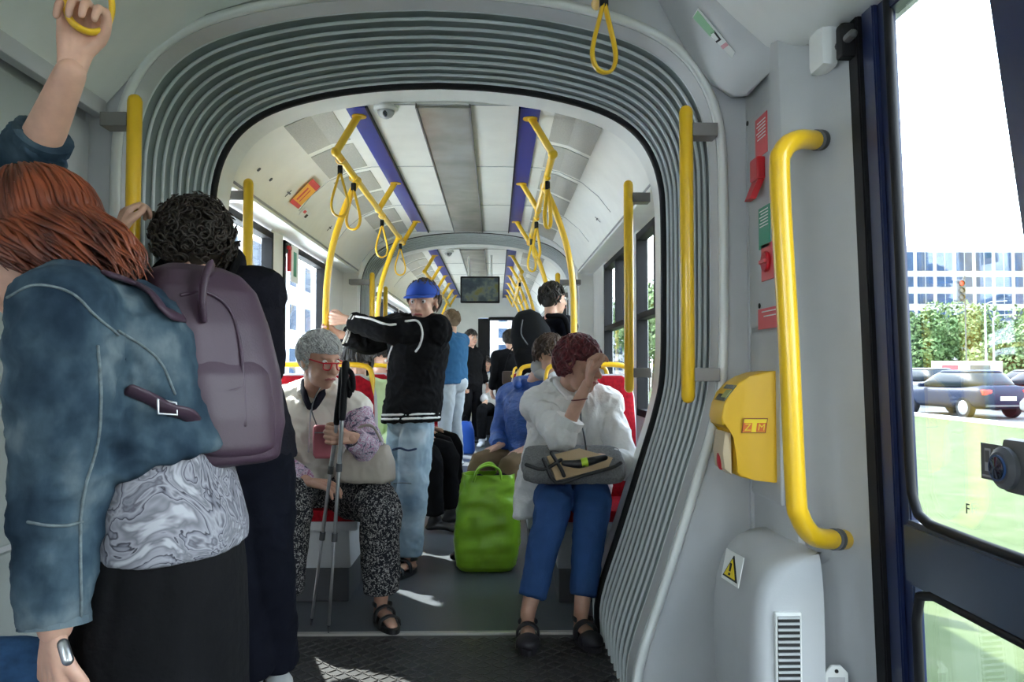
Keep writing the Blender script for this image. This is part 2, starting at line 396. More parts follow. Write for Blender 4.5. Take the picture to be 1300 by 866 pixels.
# saloon sections: ceiling, ledge, walls
CP = [(0, 2.33), (.3, 2.33), (.5, 2.325), (.62, 2.30), (.76, 2.235), (.86, 2.15), (.93, 2.06), (.968, 1.985), (.97, 1.975)]
def saloon(y0, y1, wins, idx):
    full = [(-u, z) for u, z in reversed(CP)] + CP[1:]
    outer = [(u, 2.46 if abs(u) < .9 else z + .06) for u, z in reversed(full)]
    outer = [(1.18, 1.99), (1.18, 2.46), (-1.18, 2.46), (-1.18, 1.99)]
    mb = MB(); sweep(mb, full + outer, y0, y1); c = structure(mb.build('ceiling', M['ceil'], auto=True))
    # insert strips
    mb = MB(); mb.bb(XC - .118, XC + .118, y0 + .02, y1 - .02, 2.318, 2.335)
    lc = mb.build('light_cover', M['cover'], c)
    mb = MB()
    for s in (-1, 1): mb.bb(XC + s * .127, XC + s * .119, y0, y1, 2.312, 2.335)
    mb.build('strip_edge', M['bracket'], c)
    for s in (-1, 1):
        mb = MB(); mb.bb(XC + s * .355, XC + s * .45, y0 + .02, y1 - .02, 2.318, 2.335); mb.build('blue_strip', M['blue'], c)
        mb = MB(); mb.bb(XC + s * .349, XC + s * .356, y0, y1, 2.31, 2.33); mb.build('strip_edge', M['black'], c)
    n = max(1, round((y1 - y0) / 1.15)); L = (y1 - y0) / n
    for k in range(n):
        for s in (-1, 1):
            for (ya, yb) in ((.06, .48), (.54, .96)):
                pts = []
                mb = MB(); rr = []
                for u, z in ((.52, 2.322), (.62, 2.298), (.74, 2.243)):
                    rr.append([V((XC + s * u, y0 + L * (k + ya), z)), V((XC + s * u, y0 + L * (k + yb), z)), V((XC + s * u, y0 + L * (k + yb), z - .004)), V((XC + s * u, y0 + L * (k + ya), z - .004))])
                mb.grid(rr); mb.build('perforated_panel', M['perf'], c)
    for k in range(n + 1):
        y = y0 + L * k
        mb = MB(); mb.tube([(XC + u, min(max(y, y0 + .006), y1 - .006), z - .0005) for u, z in full if abs(u) < .966], .0028, 6); mb.build('panel_seam', M['mgrey'], c)
    # walls
    for s, nm in ((-1, 'wall_left'), (1, 'wall_right')):
        X0, X1 = XC + s * 1.10, XC + s * 1.16
        mb = MB(); mb.bb(X0, X1, y0, y1, 0, .84); mb.bb(XC + s * .966, X1, y0, y1, 1.955, 1.99)
        ys = [y0] + [q for w_ in wins for q in w_] + [y1]
        for i in range(0, len(ys), 2): mb.bb(X0, X1, ys[i], ys[i + 1], .84, 1.96)
        wl = structure(mb.build(nm, M['white']))
        mb = MB(); mb.bb(XC + s * .962, XC + s * .975, y0, y1, 1.972, 1.984); mb.build('ledge_seal', M['mgrey'], wl)
        mb = MB(); mb.bb(XC + s * 1.04, XC + s * 1.10, y0, y1, .03, .12); mb.build('heater_duct', M['mgrey'], wl)
        for i, (a, b) in enumerate(wins):
            wn = empty('window_%d' % (idx + i * 2 + (s > 0)), (X0, (a + b) / 2, 1.39)); wn['kind'] = 'structure'
            o = wn.location; mb = MB(); d0, d1 = (X0 - s * .012) - o.x, (X0 + s * .05) - o.x; ha = (b - a) / 2
            mb.bb(d0, d1, -ha, ha, .50, .54); mb.bb(d0, d1, -ha, ha, -.55, -.51); mb.bb(d0, d1, -ha, -ha + .035, -.55, .54); mb.bb(d0, d1, ha - .035, ha, -.55, .54)
            
            if s > 0: mb.bb(d0, d1, -ha, ha, .02, .055); mb.bb(d0, d1, -.018, .018, .04, .52)
            mb.build('window_frame', M['black'], wn)
            mb = MB(); mb.bb(s * .026, s * .030, -ha + .02, ha - .02, -.53, .52); mb.build('pane', M['glass'], wn)
WIN2 = [(3.62, 4.70), (4.95, 6.12)]
saloon(3.56, 6.88, WIN2, 1)
WIN3 = [(8.1, 9.3), (9.5, 10.7), (10.9, 12.1)]
saloon(7.92, 13.35, WIN3, 5)

# near vestibule and the saloon behind the camera
mb = MB(); mb.bb(-1.42, 1.05, -3.6, 2.60, 2.36, 2.46); vc = structure(mb.build('ceiling', M['white']))
mb = MB(); mb.prism([(-1.42, -3.6, 2.36), (-1.42, -3.6, 1.98), (-1.27, -3.6, 1.98), (-1.13, -3.6, 2.14), (-.95, -3.6, 2.28), (-.7, -3.6, 2.36)], (0, 6.15, 0)); structure(mb.build('ceiling', M['white'], auto=True))
mb = MB(); mb.bb(-1.30, -1.262, -3.6, 2.54, 1.93, 1.985, .006); structure(mb.build('trim_6', M['lgrey']))
# left wall of the vestibule: solid cabinet panels, windows farther back
mb = MB(); mb.bb(-1.42, -1.34, 1.25, 2.60, 0, 1.98); mb.bb(-1.42, -1.34, -3.6, 1.25, 0, .84); mb.bb(-1.42, -1.34, -3.6, 1.25, 1.93, 1.98)
mb.bb(-1.42, -1.34, .0, 1.25, .84, 1.93); mb.bb(-1.42, -1.34, -3.6, -3.4, .84, 1.93); mb.bb(-1.42, -1.34, -1.8, -1.6, .84, 1.93)
wl = structure(mb.build('wall_left', M['lgrey']))
for (a, b, z0, z1) in ((1.27, 1.92, .02, .80), (1.27, 1.92, .83, 1.92), (1.95, 2.34, .02, .62), (1.95, 2.34, .64, 1.92), (2.36, 2.55, .02, 1.92)):
    mb = MB(); mb.bb(-1.345, -1.322, a, b, z0, z1, .006); mb.build('panel', M['pgrey'] if b > 2.35 else mat('greenish panel', (.36, .39, .37), .5), wl)
for k, (a, b) in enumerate(((-3.4, -1.8), (-1.6, .0))):
    wn = empty('window_%d' % (20 + k), (-1.36, (a + b) / 2, 1.39)); wn['kind'] = 'structure'; h = (b - a) / 2
    MB().bb(-.004, 0, -h, h, -.55, .54).build('pane', M['glass'], wn)
# rear wall
mb = MB(); mb.bb(-1.42, 1.05, -3.66, -3.6, 0, .8); mb.bb(-1.42, 1.05, -3.66, -3.6, 2.0, 2.46)
mb.bb(-1.42, 1.05, -3.66, -3.6, .8, 2.0)
structure(mb.build('wall_rear', M['lgrey']))
# right wall behind the camera
LEAN = .03
mb = MB(); mb.bb(.99, 1.05, -3.6, .25, 0, .84); mb.bb(.99, 1.05, -3.6, .25, 1.93, 2.36); mb.bb(.99, 1.05, -.85, .25, .84, 1.93)
for q in (-3.6, -2.2, -.85, .15): mb.bb(.99, 1.05, q, q + .10, .84, 1.93)
mb.bb(.99, 1.08, .25, 2.1, 2.06, 2.46)
structure(mb.build('wall_right', M['lgrey']))
for k, (a, b) in enumerate(((-2.10, -.85), (-3.5, -2.2))):
    wn = empty('window_%d' % (24 + k), (1.02, (a + b) / 2, 1.39)); wn['kind'] = 'structure'; h = (b - a) / 2
    mb = MB(); mb.bb(-.004, 0, -h, h, -.53, .52); mb.build('pane', M['glass'], wn)
# doorway column between cabinet and door
def lean(x, z): return x + LEAN * (1.0 - z)
plan = [(.835, 2.60), (.835, 2.34), (.836, 2.25), (.843, 2.218), (.865, 2.20), (.895, 2.185), (.925, 2.16), (.948, 2.12), (.962, 2.08), (.968, 2.04), (1.06, 2.04), (1.06, 2.60)]
mb = MB(); mb.grid([[V((x + (LEAN * (1.0 - z) if x < 1 else 0) * (1 if y < 2.3 else .25), y, z)) for x, y in plan] for z in [0, .3, .6, .9, 1.2, 1.5, 1.8, 2.1]])
colm = structure(mb.build('wall_right', M['pgrey'], auto=True))
# seams of the service cabinet on that wall
cab = thing('service_cabinet', 'grey wall cabinet with red lever and small labels beside the doorway', 'cabinet', (.835, 2.42, 1.2))
def cb(x0, x1, y0, y1, z0, z1, bev=.004): return MB().bb(x0 - .835, x1 - .835, y0 - 2.42, y1 - 2.42, z0 - 1.2, z1 - 1.2, bev)
cb(.822, .84, 2.27, 2.53, 1.25, 1.93, .008).build('door_panel', M['pgrey'], cab)
cb(.824, .84, 2.27, 2.53, .72, 1.235, .008).build('lower_panel', M['pgrey'], cab)
cb(.826, .86, 2.545, 2.56, .02, 1.97, .003).build('edge_profile', M['pgrey'], cab)
o = cb(.815, .823, 2.30, 2.42, .90, .905).build('slot', M['dgrey'], cab)
def wallp(px, py): # on the cabinet face
    x = .822; y = x / ((px - 630) / FPX); return y, 1.12 + (468 - py) * y / FPX
def lab(name, pa, pb, m, parent=cab, th=.002):
    y0, z0 = wallp(*pa); y1, z1 = wallp(*pb)
    za, zb = min(z0, z1), max(z0, z1)
    return MB().bb(.8215 - th - .835, .8225 - .835, y0 - 2.42, y1 - 2.42, za - 1.2, zb - 1.2).build(name, m, parent), (min(y0, y1), max(y0, y1), za, zb)
def lines(o, r, m, n, fr=(.08, .92), x=.8192):
    y0, y1, z0, z1 = r; mb = MB()
    for k in range(n):
        z = z1 - (z1 - z0) * (fr[0] + (fr[1] - fr[0]) * (k + .5) / n); e = random.uniform(.1, .35)
        mb.bb(x - .0006 - .835, x - .835, y0 + (y1 - y0) * .1 - 2.42, y1 - (y1 - y0) * e - 2.42, z - .0018 - 1.2, z + .0018 - 1.2)
    return mb.build('lettering', m, o)
o, r = lab('red_label', (965, 149), (980, 188), M['rlabel']); lines(o, r, M['wink'], 6, (.1, .6))
o, r = lab('green_label', (968, 264), (982, 310), M['glabel']); lines(o, r, M['wink'], 6, (.05, .5))
o, r = lab('alarm_label', (971, 311), (987, 352), M['rlabel'])
yy, zz = (r[0] + r[1]) / 2, (r[2] + r[3]) / 2
MB().lathe([(.0, 0), (.03, 0), (.032, .006), (.028, .012), (.0, .013)], (.8195 - .835, yy - 2.42, zz - 1.2), 20, (-1, 0, 0)).build('alarm_knob', M['red'], cab, auto=True)
MB().box((.806 - .835, yy - 2.42, zz - 1.2), (.012, .05, .012), None, .003).build('alarm_grip', M['rlabel'], cab)
o, r = lab('red_notice', (966, 393), (992, 415), M['rlabel']); lines(o, r, M['wink'], 2, (.05, .5)); 
yy, zz = wallp(974, 205)
MB().bb(.795 - .835, .822 - .835, 2.36 - 2.42, 2.43 - 2.42, 1.70 - 1.2, 1.77 - 1.2, .006).build('red_lever', M['red'], cab)
MB().prism([(-.035, -.055, .50), (-.035, .005, .50), (-.06, .0, .44), (-.06, -.05, .44)], (.02, 0, 0)).build('lever_flap', M['red'], cab)
for (px, py) in ((955, 152), (968, 388)):
    y, z = wallp(px, py); MB().lathe([(0, 0), (.008, 0), (.008, .003), (0, .003)], (.8205 - .835, y - 2.42, z - 1.2), 12, (-1, 0, 0)).build('lock', M['ink'], cab)

# moulded corner fairing over the cabinet
mb = MB()
fr = [P(835, -70, 2.62), P(868, 30, 2.60), P(893, 84, 2.58), P(905, 108, 2.56), P(930, 122, 2.50), P(950, 121, 2.44), P(985, 84, 2.33), P(1003, 62, 2.27), P(960, 30, 2.27), P(922, -4, 2.27), P(880, -50, 2.29)]
pc = P(835, -10, 2.53); n1 = (P(932, 122, 2.47) - pc).cross(P(1003, 62, 2.22) - pc).normalized()
if n1.y > 0: n1 = -n1
def onplane(px, py, lift=0.0):
    d = CR @ V(((px - 650) / FPX, (433 - py) / FPX, -1)); t_ = (pc - EYE).dot(n1) / d.dot(n1); return EYE + d * t_ + n1 * lift
fr = [onplane(*q) for q in ((800, -75), (835, -2), (858, 40), (880, 76), (903, 106), (932, 123), (950, 121), (985, 84), (1003, 62), (960, 30), (922, -4), (870, -60))]
mb.prism(fr, (.03, .16, .05), .008, 3); fo = structure(mb.build('trim_7', M['pgrey'], auto=True))
mb = MB(); sec = [(.60, 2.26), (.70, 2.165), (.80, 2.075), (.84, 2.045), (.87, 2.035), (1.0, 2.035), (1.06, 2.46), (.5, 2.46)]
mb.prism([(x, .3, z) for x, z in sec], (0, 1.98, 0), .012, 3); structure(mb.build('trim_8', M['white'], auto=True))
mb = MB(); mb.box((.895, 2.10, 2.10), (.055, .10, .34), None, .026); structure(mb.build('trim_9', M['white'], auto=True))
st = thing('safety_sticker', 'white and green pictogram sticker on the moulded corner above the cabinet', 'sticker', P(905, 42, 2.40))
def onf(px, py, lift=.0):
    return onplane(px, py, lift - .010) - st.location
def quad(pts, m, name, parent, th=.0012): return MB().prism(pts, n1 * th).build(name, m, parent)
quad([onf(880, 22, .012), onf(887, 10, .012), onf(934, 66, .012), onf(930, 73, .012)], M['wlabel'], 'backing', st)
quad([onf(881, 22, .014), onf(887, 13, .014), onf(909, 40, .014), onf(903, 46, .014)], mat('pale green ink', (.30, .55, .33), .5), 'green_pictogram', st)
quad([onf(903, 41, .014), onf(908, 38, .014), onf(917, 50, .014), onf(911, 54, .014)], M['ink'], 'bin_pictogram', st)
quad([onf(904.5, 43, .016), onf(908, 41, .016), onf(914, 49, .016), onf(910.5, 51.5, .016)], M['wlabel'], 'bin_face', st)
quad([onf(916, 58, .014), onf(923, 53, .014), onf(926, 57, .014), onf(919, 62, .014)], mat('pink ink', (.7, .35, .4), .5), 'pink_lettering', st)

# ------------------------------------------------------------------ sliding door at the right
DX = .985
dr = empty('door_1', (DX, 1.7, 0)); dr['kind'] = 'structure'
def dpt(x, y, z): return V((x + LEAN * (1.0 - z) - DX, y - 1.7, z))
def dbar(y0, y1, z0, z1, x0, x1, m, name, par=None, bev=.004, sh=0.0):
    mb = MB(); mb.grid([[dpt(x0, y0 + sh * (z - 1.1), z), dpt(x1, y0 + sh * (z - 1.1), z), dpt(x1, y1 + sh * (z - 1.1), z), dpt(x0, y1 + sh * (z - 1.1), z)] for z in (z0, (z0 + z1) / 2, z1)])
    if bev: bmesh.ops.bevel(mb.bm, geom=list(mb.bm.edges), offset=bev, segments=2, affect='EDGES')
    return mb.build(name, m, par or dr)
dbar(1.885, 2.05, 0.02, 2.08, .99, 1.015, M['door'], 'door_stile')
dbar(1.99, 2.045, 0.02, 2.08, .965, .992, M['black'], 'rubber_seal')
dbar(1.925, 1.985, 0.02, 2.08, .975, .992, M['door'], 'stile_bead')
dbar(1.27, 1.40, 0.02, 2.08, .99, 1.015, M['door'], 'door_stile', sh=.13)
dbar(1.30, 1.90, .60, .755, .975, 1.03, M['doorrail'], 'middle_rail', bev=.012)
dbar(1.30, 1.90, .02, .16, .985, 1.03, M['door'], 'bottom_rail'); dbar(1.30, 1.90, 2.0, 2.08, .99, 1.03, M['door'], 'top_rail')
dbar(1.30, 1.95, .1, .62, 1.008, 1.012, M['glass'], 'lower_pane', bev=0); gp = dbar(1.30, 1.95, .74, 2.02, 1.008, 1.012, M['glass'], 'upper_pane', bev=0)
# rounded inner gasket of the upper pane
gk = [dpt(.992, y, z) for y, z in ((1.88, 2.02), (1.88, 1.4), (1.88, .90), (1.875, .82), (1.85, .775), (1.80, .76), (1.6, .757), (1.42, .757))]
MB().tube(gk, .012, 8).build('gasket', M['black'], dr, smooth=True)
MB().tube([dpt(.992, y, z) for y, z in ((1.88, .16), (1.88, .52), (1.86, .58), (1.80, .598), (1.42, .598))], .012, 8).build('gasket', M['black'], dr, smooth=True)
MB().box(dpt(.955, 2.02, 1.98), (.05, .04, .09), None, .008).build('hinge', M['black'], dr)
MB().tube([dpt(.945, 1.97, 1.98), dpt(.945, 2.05, 1.98)], .012, 10).build('hinge_pin', M['dgrey'], dr)
text('lettering', 'F', .032, dpt(1.002, .985 / ((1218 - 630) / FPX), 1.12 - (647 - 468) * 1.675 / FPX), (radians(90), 0, radians(-90)), M['ink'], dr)
# second leaf and frame behind the camera side
dbar(.34, 1.30, .02, .16, .985, 1.03, M['door'], 'bottom_rail'); dbar(.34, .44, .02, 2.08, .99, 1.03, M['door'], 'door_stile'); dbar(.34, 1.34, .60, .74, .985, 1.03, M['doorrail'], 'middle_rail')
dbar(.44, 1.34, .1, 2.02, 1.008, 1.012, M['glass'], 'leaf_pane', bev=0); dbar(.25, .34, 0, 2.1, .99, 1.05, M['pgrey'], 'door_post')
db = thing('door_button', 'black round door push button mounted on the door glass', 'button', V((1.0, 1.462, .935)))
L0 = db.location
MB().box((-.016, -.015, 0), (.03, .10, .105), None, .014).build('housing', M['dgrey'], db, auto=True)
mb = MB(); mb.lathe([(.0, 0), (.040, 0), (.040, .012), (.030, .020), (0, .021)], (-.028, .015, -.004), 28, (-1, 0, 0)); mb.build('collar', M['dgrey'], db, auto=True)
mb = MB(); mb.lathe([(.0, 0), (.021, 0), (.021, .004), (.0, .006)], (-.049, .015, -.004), 24, (-1, 0, 0)); mb.build('push_cap', M['lens'], db, auto=True)
MB().hoop([(.022, 0), (.025, 0), (.025, .003), (.022, .003)], (-.049, .015, -.004), 28, (-1, 0, 0)).build('cap_ring', mat('blue ring', (.02, .06, .16), .3), db)
sk = thing('door_sticker', 'dark rectangular pictogram sticker on the glass beside the door button', 'sticker', V((1.0, 1.565, .93)))
MB().bb(-.004, -.002, -.035, .035, -.035, .038).build('backing', M['dgrey'], sk)
for yy in (.012, -.016):
    mb = MB(); mb.bb(-.0052, -.004, yy - .009, yy + .009, -.018, .028); mb.build('door_pictogram', mat('grey ink', (.35, .35, .37), .5), sk)
    MB().bb(-.0064, -.0052, yy - .006, yy + .006, .0, .024).build('pictogram_window', M['dgrey'], sk)
MB().bb(-.0052, -.004, -.03, .03, -.03, -.026).build('caption', M['mgrey'], sk)

# yellow door grab rail
gr = thing('grab_rail', 'long yellow bent grab rail on the column beside the door', 'handrail', P(1010, 430, 2.04))
o = gr.location
MB().tube([P(1052, 180, 2.17) - o, P(1035, 178, 2.13) - o, P(1012, 178, 2.07) - o, P(994, 192, 2.04) - o, P(990, 230, 2.03) - o, P(1001, 430, 2.03) - o, P(1010, 620, 2.03) - o, P(1015, 655, 2.035) - o, P(1032, 680, 2.06) - o, P(1058, 685, 2.10) - o, P(1072, 685, 2.13) - o], .0265, 20, sm=8).build('rail', M['yellow'], gr, smooth=True)
for a, b in (((1036, 178, 2.12), (1042, 178, 2.15)), ((1058, 685, 2.09), (1064, 685, 2.12))):
    MB().tube([P(*a) - o, P(*b) - o], .029, 20, cap='flat').build('mounting_collar', M['dgrey'], gr, auto=True)
mb = MB(); mb.ell(P(1022, 160, 2.225), (.045, .028, .075)); structure(mb.build('trim_10', M['pgrey'], smooth=True))
mb = MB(); mb.ell(P(1045, 690, 2.20), (.05, .035, .06)); structure(mb.build('trim_11', M['pgrey'], smooth=True))

# ticket validator
tv = thing('ticket_validator', 'yellow ticket validator with curved hood and red button on the cabinet wall', 'ticket machine', (.74, 2.34, .95))
o = V(tv.location)
pts = [(996, 471), (975, 471), (958, 473), (944, 478), (930, 486), (918, 499), (911, 514), (908, 530), (910, 540), (921, 546), (926, 556), (927, 580), (928, 600), (933, 606), (950, 610), (975, 613), (996, 613)]
pp = [P(x + 8, y, 2.30) - o for x, y in pts]
MB().prism(pp, (0, .14, 0), .006, 3).build('housing', M['dyellow'], tv, auto=True)
pf = [P(x + 5, y, 2.318) - o for x, y in ((917, 548), (925, 550), (926, 603), (917, 596), (914, 575))]
MB().prism([q + V((-.004, 0, 0)) for q in pf], (0, .105, 0), .003).build('front_plate', mat('cream plate', (.62, .50, .32), .4), tv, auto=True)
sc_ = [P(936, 490, 2.30) - o, P(920, 510, 2.30) - o]
nrm = V((sc_[0].z - sc_[1].z, 0, -(sc_[0].x - sc_[1].x))).normalized(); nrm = -nrm if nrm.x > 0 else nrm
MB().prism([sc_[0] + nrm * .001, sc_[1] + nrm * .001, sc_[1] + nrm * .004, sc_[0] + nrm * .004], (0, .10, 0)).build('display', mat('display', (.10, .12, .09), .12, coat=.6), tv)
MB().prism([sc_[0].lerp(sc_[1], .35) + nrm * .004, sc_[0].lerp(sc_[1], .8) + nrm * .004, sc_[0].lerp(sc_[1], .8) + nrm * .006, sc_[0].lerp(sc_[1], .35) + nrm * .006], (0, .05, 0)).build('display_text', mat('olive screen', (.35, .38, .12), .3), tv)
MB().ell(P(915, 583, 2.37) - o, (.011, .026, .032)).build('red_button', M['red'], tv, smooth=True)
def lq(px, py): return P(px, py, 2.293) - o
MB().prism([lq(944, 531), lq(975, 531), lq(972, 550), lq(941, 550)], (0, .001, 0)).build('logo_border', mat('dark red ink', (.25, .04, .01), .5), tv)
MB().prism([lq(945, 532.2), lq(973.8, 532.2), lq(971, 549), lq(942.5, 549)], (0, -.0008, 0)).build('logo_field', M['warn'], tv)
MB().prism([lq(944, 537), lq(955, 537), lq(953.5, 548.5), lq(942.5, 548.5)], (0, -.0016, 0)).build('logo_block', M['orange'], tv)
MB().prism([lq(961, 537), lq(973, 537), lq(971, 548.5), lq(959.5, 548.5)], (0, -.0016, 0)).build('logo_block', M['orange'], tv)
text('lettering', 'Z', .030, lq(948.6, 542.8) + V((0, -.0022, 0)), (radians(90), 0, 0), M['warn'], tv, shear=.15)
text('lettering', 'M', .028, lq(966, 542.8) + V((0, -.0022, 0)), (radians(90), 0, 0), M['warn'], tv, shear=.15)

# heater cover
hc = thing('heater_cover', 'rounded grey heater cover with black vent grille near the door', 'heater', (.74, 2.2, 0))
o = V(hc.location)
def hring(z, x0, y0, rad):
    p = []; x1, y1 = .86, 2.44; n = 8
    p.append(V((x1, y0, z))); 
    for k in range(n + 1):
        a = pi * 1.5 - (pi / 2) * k / n; p.append(V((x0 + rad + rad * cos(a), y0 + rad + rad * sin(a), z)))
    p.append(V((x0, y1, z))); p.append(V((x1, y1, z))); return [q - o for q in p]
rr = []
for z, dx in ((0, .02), (.15, .008), (.3, 0), (.42, .002), (.49, .012), (.54, .028), (.58, .052), (.605, .08), (.622, .115), (.628, .15)): rr.append(hring(z, .672 + dx, 2.06 + dx * .25, .05))
hshell = MB().grid(rr).build('shell', M['pgrey'], hc, auto=True)
g0, g1 = .732, .790
mb = MB(); mb.bb(g0 - .006 - o.x, g1 + .006 - o.x, -.150, -.135, .01, .485, .004); mb.build('grille_frame', M['white'], hc)
mb = MB(); mb.bb(g0 - o.x, g1 - o.x, -.1515, -.13, .015, .475); mb.build('grille_well', M['ink'], hc)
mb = MB()
for k in range(30): mb.bb(g0 - o.x, g1 - o.x, -.156, -.150, .02 + k * .0155, .026 + k * .0155)
mb.build('grille_slats', M['pgrey'], hc)
ws = P(935, 722, 2.195) - o
wx = V((.012, -.10, 0)).normalized(); wz = V((.20, 0, 1)).normalized(); wn_ = wz.cross(wx).normalized()
if wn_.x > 0: wn_ = -wn_
def wq(u, v, l): return ws + wx * u + wz * v + wn_ * l
def wpoly(pts, l, m, name): return MB().prism([wq(u, v, l) for u, v in pts], wn_ * .002).build(name, m, hc)
wpoly(((-.060, -.042), (.055, -.042), (.055, .042), (-.060, .042)), .010, M['wlabel'], 'sticker')
wpoly(((-.048, -.032), (.045, -.032), (-.0, .034)), .0125, M['ink'], 'warning_outline'); wpoly(((-.036, -.026), (.034, -.026), (-.0, .024)), .015, M['warn'], 'warning_triangle')
wpoly(((-.004, -.010), (.004, -.010), (.005, .012), (-.005, .012)), .0175, M['ink'], 'exclamation_stroke'); wpoly(((-.004, -.021), (.004, -.021), (.004, -.015), (-.004, -.015)), .0175, M['ink'], 'exclamation_dot')
hx = thing('column_tag', 'small white six sided holder low on the door column', 'tag', P(1062, 860, 2.075)); 
MB().prism([V(q) for q in ((-.032, 0, -.05), (-.032, 0, .01), (-.012, 0, .03), (.012, 0, .03), (.032, 0, .01), (.032, 0, -.05))], (0, .01, 0), .003).build('frame', M['white'], hx)
MB().bb(-.022, .022, -.002, .0, -.04, .0).build('card', M['lgrey'], hx); MB().ell((0, -.001, .016), .005).build('screw', M['ink'], hx)

# ------------------------------------------------------------------ yellow poles, rails and hanging straps
def vpole(x, y, z0, z1, side, label, yb=.10):
    t = thing('grab_pole', label, 'handrail', (x, y, z0), 'short upright grab poles on the gangway frames')
    MB().tube([(0, 0, 0), (0, 0, z1 - z0)], .0225, 16).build('pole', M['yellow'], t, smooth=True)
    for z in (.07, z1 - z0 - .06):
        MB().bb(side * .018, side * yb, -.018, .05 if yb < .15 else .09, z - .022, z + .022, .003).build('bracket', M['bracket'], t)
    return t
vpole(P(872, 300, 2.52).x, 2.52, 1.03, 1.955, 1, 'thick yellow upright pole on the near gangway frame beside the cabinet')
vpole(P(170, 200, 2.45).x, 2.45, 1.03, 1.955, -1, 'yellow upright pole on the near gangway frame gripped by the curly haired person')
vpole(XC + .86, 3.62, 1.03, 1.975, 1, 'yellow upright pole beside the red seat of the woman in white')
vpole(XC - .90, 3.62, 1.03, 1.975, -1, 'yellow upright pole behind the curly haired person')
vpole(XC - .83, 6.80, .95, 1.93, -1, 'yellow upright pole left of the second gangway opening', .2)
vpole(XC + .78, 6.80, .95, 1.93, 1, 'yellow upright pole right of the second gangway opening', .2)
vpole(XC - .88, 7.97, .95, 1.93, -1, 'yellow upright pole left beyond the second gangway', .2)
vpole(XC + .86, 7.97, .95, 1.93, 1, 'yellow upright pole right beyond the second gangway', .2)

def ceiling_rail(s, y0, y1, brs, stans, label):
    t = thing('ceiling_rail', label, 'handrail', (XC + s * .515, (y0 + y1) / 2, 2.145), 'yellow handrails under the ceiling'); o = V(t.location)
    MB().tube([(0, y0 - o.y, 0), (0, y1 - o.y, 0)], .018, 14).build('rail', M['yellow'], t, smooth=True)
    for y in brs:
        MB().tube([(0, y - o.y, 0), (-s * .11, y - o.y - .0, .185)], .018, 14).build('hanger', M['yellow'], t, smooth=True)
        MB().ell((0, y - o.y, 0), .024).build('joint', M['yellow'], t, smooth=True)
        MB().lathe([(0, 0), (.035, 0), (.035, .008), (0, .008)], (-s * .108, y - o.y, .168), 16).build('rosette', M['yellow'], t)
    for y in stans:
        pts = [(0, y, 2.145), (s * .03, y, 2.08), (s * .075, y, 1.97), (s * .13, y, 1.79), (s * .158, y, 1.60), (s * .165, y, 1.40), (s * .165, y, 1.0), (s * .165, y, .46)]
        MB().tube([(a, b - o.y, c - o.z) for a, b, c in pts], .0185, 14, sm=5).build('stanchion', M['yellow'], t, smooth=True)
        MB().ell((0, y - o.y, 0), .024).build('joint', M['yellow'], t, smooth=True)
ceiling_rail(-1, 3.70, 6.42, (3.70, 5.05, 6.38), (4.27, 6.10), 'left yellow ceiling rail with curved stanchions over the boy')
ceiling_rail(1, 3.72, 6.42, (3.72, 5.05, 6.38), (4.39, 6.26), 'right yellow ceiling rail with curved stanchions above the man in blue jacket')
ceiling_rail(-1, 8.3, 12.9, (8.3, 9.2, 10.1, 11.0, 11.9, 12.8), (8.9, 10.5, 12.2), 'left yellow ceiling rail beyond the second gangway')
ceiling_rail(1, 8.3, 12.9, (8.3, 9.2, 10.1, 11.0, 11.9, 12.8), (8.6, 9.6, 10.6, 11.8), 'right yellow ceiling rail beyond the second gangway')

def make_strap(label):
    t = thing('hanging_strap', label, 'strap', (0, 0, 0), 'yellow strap loops hanging from the rails')
    MB().hoop([(.019, -.008), (.0225, -.008), (.0225, .008), (.019, .008)], (0, 0, 0), 18, (0, 1, 0)).build('clip', M['yellow'], t, auto=True)
    MB().box((0, 0, -.052), (.024, .02, .048), None, .005).build('buckle', M['black'], t)
    MB().tube([(.004, 0, -.07), (.020, 0, -.13), (.036, 0, -.19), (.040, 0, -.23), (.028, 0, -.265), (0, 0, -.278), (-.028, 0, -.265), (-.040, 0, -.23), (-.036, 0, -.19), (-.020, 0, -.13), (-.004, 0, -.07)], .0062, 8, sm=5, asp=1.9, ref=(1, 0, 0)).build('loop', M['yellow'], t, smooth=True)
    return t
strap0 = make_strap('nearest yellow strap loop on the left rail of the lit saloon, by the end bracket')
sl = [(-1, 3.80, None, .25), (-1, 4.16, 'yellow strap loop on the left rail just before the curved stanchion', -.3), (-1, 5.2, 'yellow strap loop midway along the left rail, above the cap', .5), (-1, 6.2, 'small yellow strap loop at the far end of the left rail', .2),
      (1, 4.10, 'yellow strap loop nearest along the right rail, black clip up front', 1.1), (1, 5.25, 'yellow strap loop midway on the right rail', .9), (1, 5.95, 'yellow strap loop near the far end of the right rail', .7),
      (-1, 8.8, 'tiny yellow strap loop left beyond the second gangway', .5), (1, 9.0, 'tiny yellow strap loop right beyond the second gangway', .5)]
for i, (s, y, lb, rz) in enumerate(sl):
    o = strap0 if i == 0 else world_copy(strap0)
    o.location = (XC + s * .515, y, 2.135); o.rotation_euler = (0, 0, rz)
    if lb: o['label'] = lb
# straps of the near vestibule
fs = world_copy(strap0); fs['label'] = 'large yellow strap loop hanging alone under the front arch'; fs.location = P(767, 95, 2.36) + V((0, 0, .285)); fs.rotation_euler = (0, 0, .35)
fr2 = thing('ceiling_rail', 'yellow ceiling rail of the vestibule carrying the straps', 'handrail', (.325, 1.2, 2.30)); MB().tube([(0, -1.5, 0), (0, 1.3, 0)], .018, 14).build('rail', M['yellow'], fr2, smooth=True)
for y in (-1.4, 0, 1.2): MB().tube([(0, y, 0), (0, y, .07)], .014, 10).build('hanger', M['yellow'], fr2)
hand_strap = world_copy(strap0); hand_strap['label'] = 'yellow strap loop gripped by the red haired person'

